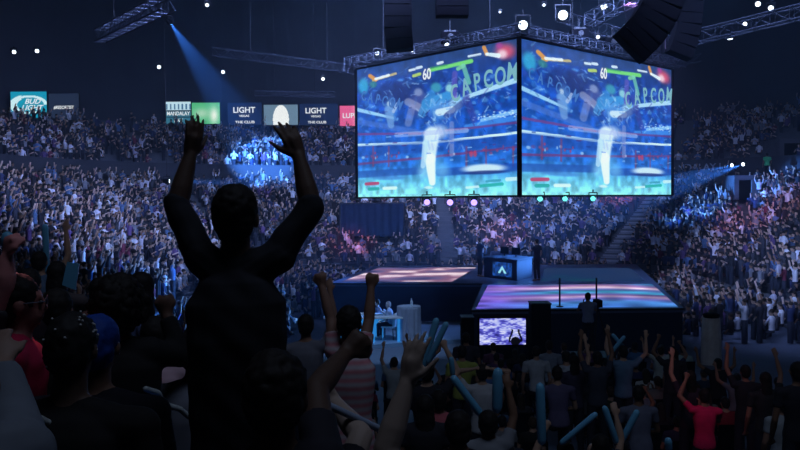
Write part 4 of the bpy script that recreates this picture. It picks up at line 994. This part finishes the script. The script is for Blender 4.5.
ORD = ['first', 'second', 'third', 'fourth', 'fifth', 'sixth', 'seventh', 'eighth', 'ninth', 'tenth', 'eleventh', 'twelfth', 'thirteenth', 'fourteenth', 'fifteenth', 'sixteenth', 'seventeenth', 'eighteenth', 'nineteenth', 'twentieth']
def ordw(i):
    n = i + 1
    if n <= 20: return ORD[n - 1]
    t, u = divmod(n, 10)
    return ['twenty', 'thirty', 'forty', 'fifty', 'sixty'][t - 2] + '-' + ORD[u - 1] if u else ['twentieth', 'thirtieth', 'fortieth', 'fiftieth', 'sixtieth'][t - 2]
cells = []
first = True
persons_xy = [(o.location.x, o.location.y) for o in COL.objects if o.get('category') == 'person']
for k in range(0, 12):
    y = NY - k * NT - .5; z = NZ + k * NR; i = 0
    xs = []
    x = -8.2
    while x < 8.5:
        u, v = proj((x, y - .2, z + .7))
        if -25 < u < 825 and v < 475: xs.append(x)
        x += .55
    for i, x in enumerate(xs):
        o = seat0 if first else copy_tree(seat0); first = False
        o.location = (x, y, z); tag(o, f'maroon folding seat, {ordw(i)} from left in {ordw(k)} row up from the floor', 'seat', 'maroon seats of the near stand')
        cells.append((x, y, z, k, i))

# ------------------------------------------------------------------ the crowd: prototypes
PROT = []
def proto(pose, aL, aR, hk, fem, nm):
    r = empty('spectator', (0, 0, -50)); human(skeleton(pose, aL, aR, 1.66 if fem else 1.76, fem), r, voxel=.024, hairk=hk, legs=True); PROT.append((r, pose, nm)); return r
proto('stand', 'down', 'down', 'short', False, 'arms down'); proto('stand', 'up', 'up', 'short', False, 'both arms up')
proto('stand', 'down', 'fist', 'long', True, 'one fist up'); proto('stand', 'clap', 'clap', 'long', True, 'clapping')
proto('sit', 'lap', 'lap', 'short', False, 'sitting'); proto('sit', 'lap', 'lap', 'long', True, 'long haired')
proto('sit', 'clap', 'clap', 'short', False, 'sitting clapping'); proto('stand', 'out', 'out', 'bun', True, 'arms spread')
used = [False] * len(PROT)
CN = [((.012, .012, .018), 'black'), ((.03, .035, .05), 'charcoal'), ((.02, .03, .09), 'navy'), ((.16, .17, .2), 'grey'), ((.42, .44, .5), 'white'), ((.05, .14, .32), 'blue'), ((.22, .02, .04), 'dark red'), ((.10, .04, .14), 'purple'), ((.06, .09, .07), 'olive')]
CW = [.24, .17, .13, .11, .10, .10, .06, .05, .04]
def place(x, y, z, rz, label, group, seated=None, bright=1.0):
    pool = [i for i, (r, p, n) in enumerate(PROT) if seated is None or (p == 'sit') == seated]
    i = random.choice(pool); ci = int(rng.choice(len(CN), p=CW))
    r0 = PROT[i][0]; o = r0 if not used[i] else copy_tree(r0); used[i] = True
    o.location = (x, y, z); o.rotation_euler.z = rz; s = random.uniform(.95, 1.04) * bright; o.scale = (s, s, s)
    sk = random.choice(SKN); hc_ = random.choice([(.012, .01, .01), (.02, .014, .01), (.05, .03, .018), (.01, .01, .012)])
    for c in (KIDS[r0.name] if o is r0 else o.children):
        b = c.name.split('.')[0]
        if b == 'shirt': c.color = (*[v * random.uniform(.8, 1.2) for v in CN[ci][0]], 1)
        elif b == 'body': c.color = (*sk, 1)
        elif b == 'hair': c.color = (*hc_, 1)
    tag(o, f'{CN[ci][1]}-topped spectator, {PROT[i][2]}, {label}', 'person', group)
    return o
STAGE_C = V((4.5, 36, 0))
custom = persons_xy
def free(x, y, d=.5): return all((x - a) ** 2 + (y - b) ** 2 > d * d for a, b in custom)
# near block: a scatter of people on the seats
cnt = 0
rowc = {}
for (x, y, z, k, i) in cells:
    u, v = proj((x, y, z + 1.2))
    if y < 5.6 or not free(x, y, .55): continue
    prob = .62 if u > 430 else .7
    if 570 < u < 790 and v > 370: prob = .2
    if random.random() > prob: continue
    n = rowc.get(k, 0); rowc[k] = n + 1
    seated = (random.random() < .75) if u > 400 else (random.random() < .4)
    place(x, y + (0 if seated else .12), z, random.uniform(-.25, .15), f'{ordw(n)} from left in {ordw(k)} row of near stand', 'spectators of the near stand', seated); cnt += 1
# floor seats in front of the stage
chair0 = empty('folding_chair', (0, 0, -50)); KIDS[chair0.name] = chair_parts(chair0, 'speaker'); fc = False
def inpoly(x, y, poly):
    c = False; n = len(poly)
    for i in range(n):
        a, b = poly[i], poly[(i + 1) % n]
        if (a.y > y) != (b.y > y) and x < (b.x - a.x) * (y - a.y) / (b.y - a.y) + a.x: c = not c
    return c
nfl = 0
for k in range(11):
    y = 12.9 + k * .95; n = 0
    x = XL + .8
    while x < XR - 1.2:
        x += .62
        xx = x + random.uniform(-.05, .05); u, v = proj((xx, y, 1.2))
        if not (-15 < u < 815): continue
        if y > 21.0 and u > 455 : continue
        if inpoly(xx, y + .6, PL) or inpoly(xx, y - .5, PL) or inpoly(xx, y, ST): continue
        if 722 < u and y > 17.5: continue
        if 690 < u < 730 and y > 18: continue
        if not free(xx, y, .6) or random.random() < .16: continue
        if 300 < u < 470 and y > 19: continue
        o = chair0 if not fc else copy_tree(chair0); fc = True
        o.location = (xx, y, 0); tag(o, f'black folding chair, {ordw(n)} from left in {ordw(k)} floor row', 'chair', 'folding chairs on the floor')
        place(xx, y, 0, random.uniform(-.15, .15) , f'{ordw(n)} from left in {ordw(k)} floor row', 'spectators on the floor', random.random() < .8); n += 1; nfl += 1
def grow(poly, m):
    c = sum((V((p.x, p.y, 0)) for p in poly), V()) / len(poly); return [V((p.x, p.y, 0)) + (V((p.x, p.y, 0)) - c).normalized() * m for p in poly]
STO = grow(ST, .7); PLO = grow(PL, 1.6)
# bowl: all spots
spots = []
aisles = []
S = 0; prev = None
for idx in range(len(PATH) - 1):
    p, n = PATH[idx]; p2, n2 = PATH[idx + 1]; 
    if prev is not None: pass
def bowl_spots(t0, z0, rows, rise, tier, fill):
    out = []
    for k in range(rows):
        t = t0 + k * TR + .36; z = z0 + k * rise
        pts = [V((p.x + n.x * t, p.y + n.y * t, 0)) for p, n in PATH]; s = 0; nxt = 0
        for i in range(len(pts) - 1):
            L = (pts[i + 1] - pts[i]).length
            while nxt < s + L:
                f = (nxt - s) / L; q = pts[i].lerp(pts[i + 1], f); pn, nn = PATH[i]
                base = PATH[i][0].lerp(PATH[i + 1][0], f); n_ = PATH[i][1].lerp(PATH[i + 1][1], f)
                ang = i + f
                out.append((q.x, q.y, z, n_.x, n_.y, ang, k, tier)); nxt += .44
            s += L
    return [o for o in out if True]
AIS = [20, 44, 70, 92, 115, 139, 160]
allsp = bowl_spots(0, Z1, ROWS1, RI1, 0, .9) + bowl_spots(T2, Z2 + RI2, ROWS2 - 1, RI2, 1, .85)
NP = len(PATH)
i45R = 58 + 20 + 24 - 4
keep = []
NOGO = []
for px0, px1, py0, py1, Y, dp in ((100, 119, 172, 190, 56, 3.1), (783, 815, 143, 168, 52, 3.1), (738, 751, 180, 200, 50, 3.1), (340, 404, 203, 236, 50.8, .4), (760, 774, 165, 200, 51, 1)):
    a = P(px0, py1, Y); b = P(px1, py0, Y); NOGO.append((a.x, b.x, Y, Y + dp, a.z, b.z))
arcR = [i for i, (p, n) in enumerate(PATH) if n.x > .2 and n.y > .2]; aR_ = arcR[len(arcR) // 2 - 3]
arcL = [i for i, (p, n) in enumerate(PATH) if n.x < -.2 and n.y > .2]; aL_ = arcL[len(arcL) // 2]
aisle_at = [aR_, aL_, aR_ + 24, aL_ - 22, (aR_ + aL_) // 2 + 2, aR_ + 44]
for (x, y, z, nx, ny, ang, k, tier) in allsp:
    u, v = proj((x, y, z + 1.2))
    if not (-30 < u < 830 and -20 < v < 470): continue
    if EYE.y + 1 > y: continue
    hw = .75 * (7.0 / (7.0 + (k * TR + (T2 if tier else 0)))) * 2 if abs(nx * ny) > .05 else 1.2
    if any(abs(ang - a) < hw for a in aisle_at): continue
    if tier == 1 and k >= 10 - (u < 100) and u < 365: continue
    # entrance portals
    if tier == 0 and 738 < u < 752 and v < 225 and ny > .3: continue
    if tier == 1 and (104 < u < 120) and 3 > k: continue
    if tier == 1 and u > 778 and 2 <= k <= 6: continue
    if any(a0 - .4 < x < a1 + .4 and b0 - .5 < y < b1 + .4 and c0 - 1.8 < z < c1 + .6 for a0, a1, b0, b1, c0, c1 in NOGO): continue
    if random.random() > (.93 if tier == 0 else .8): continue
    if 521 < u < 668 and 40 < v < 188: continue
    if 362 < u < 518 and 60 < v < 192: continue
    keep.append((math.hypot(x, y), x, y, z, nx, ny, k, tier, u, v))
keep.sort()
navail = max(0, 296 - cnt - nfl - len(persons_xy))
ind = [q for q in keep if 330 < q[8] or q[8] < 170 or q[9] < 200]
ind = [q for q in ind if q[7] == 0 and not (q[8] < 170 and q[9] > 300)][:navail]
indset = set(ind); rc = {}
ind.sort(key=lambda q: (q[6], q[8]))
for q in ind:
    d, x, y, z, nx, ny, k, tier, u, v = q
    side = 'right' if u > 400 else 'left'; kk = (side, k); n = rc.get(kk, 0); rc[kk] = n + 1
    rz = math.atan2(STAGE_C.y - y, STAGE_C.x - x) - math.pi / 2 + random.uniform(-.3, .3)
    place(x, y, z, rz, f'{ordw(n)} from left in {ordw(k)} row of {side} stand', f'spectators in the lower rows of the {side} stand', random.random() < .45, .88)
rest = [q for q in keep if q not in indset]
for (p, ps, nm), us in zip(PROT, used):
    if not us:
        for c in KIDS[p.name]: bpy.data.objects.remove(c)
        bpy.data.objects.remove(p)
# far crowd: simple but full figures in one mesh
def lowpoly(armL, armR, seated):
    parts = []   # (verts, quads, kind)
    def ringv(c, rx, ry, n=6): return [(c[0] + rx * math.cos(6.2832 * i / n), c[1] + ry * math.sin(6.2832 * i / n), c[2]) for i in range(n)]
    def tube(secs, n, kind):
        v = []; f = []
        for c, rx, ry in secs: v += ringv(c, rx, ry, n)
        for k in range(len(secs) - 1):
            for i in range(n): f.append((k * n + i, k * n + (i + 1) % n, (k + 1) * n + (i + 1) % n, (k + 1) * n + i))
        o = (len(secs) - 1) * n
        if n == 6: f += [(o, o + 1, o + 2, o + 3), (o, o + 3, o + 4, o + 5)]
        else: f += [(o, o + 1, o + 2, o + 3)]
        parts.append((np.array(v), np.array(f), kind))
    b = .5 if seated else .92; t = b + .52
    tube([((0, 0, b), .16, .11), ((0, 0, b + .2), .15, .10), ((0, 0, t - .1), .20, .12), ((0, 0, t), .07, .06)], 6, 0)
    tube([((0, .0, t - .02), .055, .055), ((0, .02, t + .06), .06, .075), ((0, .02, t + .15), .075, .09)], 6, 1)
    tube([((0, -.0, t + .12), .083, .1), ((0, -.01, t + .2), .08, .095), ((0, -.01, t + .25), .045, .05)], 6, 2)
    if seated: tube([((0, .1, b - .1), .17, .22), ((0, .1, b), .16, .2)], 6, 3)
    else: tube([((0, 0, .05), .13, .1), ((0, 0, .5), .15, .1), ((0, 0, b), .16, .11)], 6, 3)
    for s, a in ((-1, armL), (1, armR)):
        sh = V((s * .2, 0, t - .1))
        if a == 'up': e = V((s * .27, .12, t + .15)); w = V((s * .22, .2, t + .42))
        elif a == 'out': e = V((s * .42, .1, t + .02)); w = V((s * .5, .2, t + .25))
        elif a == 'mid': e = V((s * .26, .12, t - .32)); w = V((s * .05, .33, t - .2))
        else: e = V((s * .26, 0, t - .36)); w = V((s * .24, .14, t - .56))
        for p, q, r1, r2, kd in ((sh, e, .055, .045, 0), (e, w, .04, .04, 1)):
            d = (q - p).normalized(); x = d.orthogonal().normalized(); yv = d.cross(x); v = []
            for c, rr in ((p, r1), (q, r2)):
                for i in range(4): v.append(tuple(c + (x * math.cos(1.5708 * i) + yv * math.sin(1.5708 * i)) * rr))
            parts.append((np.array(v), np.array([(i, (i + 1) % 4, 4 + (i + 1) % 4, 4 + i) for i in range(4)] + [(4, 5, 6, 7)]), kd))
    Vv = []; Ff = []; Kk = []; o = 0
    for v, f, kd in parts: Vv.append(v); Ff.append(f + o); Kk.append(np.full(len(v), kd)); o += len(v)
    return np.concatenate(Vv), np.concatenate(Ff), np.concatenate(Kk)
LP = [lowpoly('down', 'down', True), lowpoly('mid', 'mid', True), lowpoly('down', 'up', False), lowpoly('up', 'up', False), lowpoly('out', 'out', False), lowpoly('down', 'mid', False), lowpoly('mid', 'mid', False)]
def stuff(lst, name, label, bright=1.0):
    VV, FF, CC = [], [], []; o = 0
    cols = np.array([(.02, .02, .03), (.05, .055, .08), (.04, .06, .16), (.24, .26, .32), (.75, .78, .9), (.10, .2, .42), (.2, .04, .08), (.14, .08, .24), (.5, .52, .66)])
    cw = np.array([.27, .20, .13, .10, .13, .06, .02, .04, .05])
    sk = np.array([(.42, .27, .2), (.55, .37, .29), (.28, .16, .11), (.6, .45, .38)])
    for (d, x, y, z, nx, ny, k, tier, u, v) in lst:
        w = rng.choice(7, p=[.32, .26, .12, .07, .04, .09, .10]); bv, bf, bk = LP[w]
        a = math.atan2(STAGE_C.y - y, STAGE_C.x - x) - math.pi / 2 + rng.uniform(-.4, .4); c, s = math.cos(a), math.sin(a); sc_ = rng.uniform(.82, .98)
        vv = bv * sc_; ox, oy = rng.uniform(-.07, .07), rng.uniform(-.07, .07)
        VV.append(np.stack([vv[:, 0] * c - vv[:, 1] * s + x + ox, vv[:, 0] * s + vv[:, 1] * c + y + oy, vv[:, 2] + z], -1)); FF.append(bf + o); o += len(vv)
        pal = np.stack([cols[rng.choice(9, p=cw)], sk[rng.integers(4)], np.array((.02, .015, .012)) * rng.uniform(.5, 3), np.array((.02, .025, .045))]); CC.append(pal[bk])
    me = np_mesh(name, np.concatenate(VV), np.concatenate(FF)); cc_ = np.concatenate(CC); c4 = np.ones((len(cc_), 4), np.float32); c4[:, :3] = cc_
    at = me.color_attributes.new('Col', 'FLOAT_COLOR', 'POINT'); at.data.foreach_set('color', c4.ravel())
    o = link(name, me, M['crowd']); tag(o, label, 'crowd', kind='stuff'); return o
fl = []
y = 24.0
while y < 47.5:
    x = XL + .4
    while x < XR - .3:
        x += .5; xx = x + random.uniform(-.1, .1); yy = y + random.uniform(-.1, .1)
        u, v = proj((xx, yy, 1.3))
        if not -20 < u < 820 or inpoly(xx, yy, STO) or inpoly(xx, yy, PLO): continue
        if yy > 41 and xx < XL + 7 and math.hypot(xx + 2, yy - 41) > 6.7: continue
        if yy > 41 and xx > XR - 7 and math.hypot(xx - 8, yy - 41) > 6.7: continue
        if xx > 4 and yy < 27.5: continue
        if yy < 26 or (290 < u < 485 and yy < 33.8): continue
        if random.random() < .12: continue
        fl.append((0, xx, yy, 0, 0, 0, 0, 0, u, v))
    y += .72
stuff(fl, 'floor_crowd', 'packed far crowd standing on the floor beside and behind the stage')
stuff([q for q in rest if q[7] == 0], 'lower_tier_crowd', 'packed far crowd filling the lower seating tier around the stage')
stuff([q for q in rest if q[7] == 1], 'upper_tier_crowd', 'packed far crowd filling the upper seating tier beneath the signs')
# aisle steps on the right corner
for a_i, lab in ((aR_, 'right'),):
    p, n = PATH[a_i]; mb = MB(); side = V((-n.y, n.x, 0))
    for k in range(ROWS1 * 2):
        t = k * TR / 2 + .17; z = Z1 + k * RI1 / 2 + .02
        mb.box((p.x + n.x * t, p.y + n.y * t, z - .05), (1.2, .33, .1), Matrix.Rotation(math.atan2(n.y, n.x) - math.pi / 2, 3, 'Z'))
        mb.box((p.x + n.x * (t - .14), p.y + n.y * (t - .14), z + .01), (1.2, .06, .02), Matrix.Rotation(math.atan2(n.y, n.x) - math.pi / 2, 3, 'Z'))
    struct(mb, 'trim_4', mat('step_paint', (.3, .33, .4), .8))
# portals
def portal(px0, px1, py0, py1, Y, lab, glow=None):
    a = P(px0, py1, Y); b = P(px1, py0, Y); r = empty('entrance_portal', V(((a.x + b.x) / 2, Y, a.z))); tag(r, lab, 'entrance')
    w = b.x - a.x; h_ = b.z - a.z
    build(MB().box((0, 1.5, h_ / 2), (w, 3, h_)), 'opening_shade_block', M['speaker'], r)  # solid black block stands in for the shade inside the entrance
    build(MB().box((-w / 2 - .15, 1.4, h_ / 2), (.3, 3.1, h_)).box((w / 2 + .15, 1.4, h_ / 2), (.3, 3.1, h_)).box((0, 1.4, h_ + .15), (w + .6, 3.1, .3)), 'portal_wall', M['concrete'], r)
    return r
portal(100, 119, 172, 190, 56, 'dark entrance portal with pale lintel in the left upper stand')
portal(783, 815, 143, 168, 52, 'dark entrance portal with pale lintel at the right edge')
portal(738, 751, 180, 200, 50, 'dark entrance portal at the top of the right aisle')
g = G(767, 170, 0); pz = P(767, 172, 52)
r = empty('steward', P(767, 180, 51.5)); tag(r, 'steward in a bright green vest beside the right portal', 'person'); human(skeleton('stand', 'down', 'down', 1.75), r, voxel=.024, shirt=(.10, .75, .30))

print('COUNTS near', cnt, 'floor', nfl, 'custom', len(persons_xy), 'bowl ind', len(ind), 'rest', len(rest))
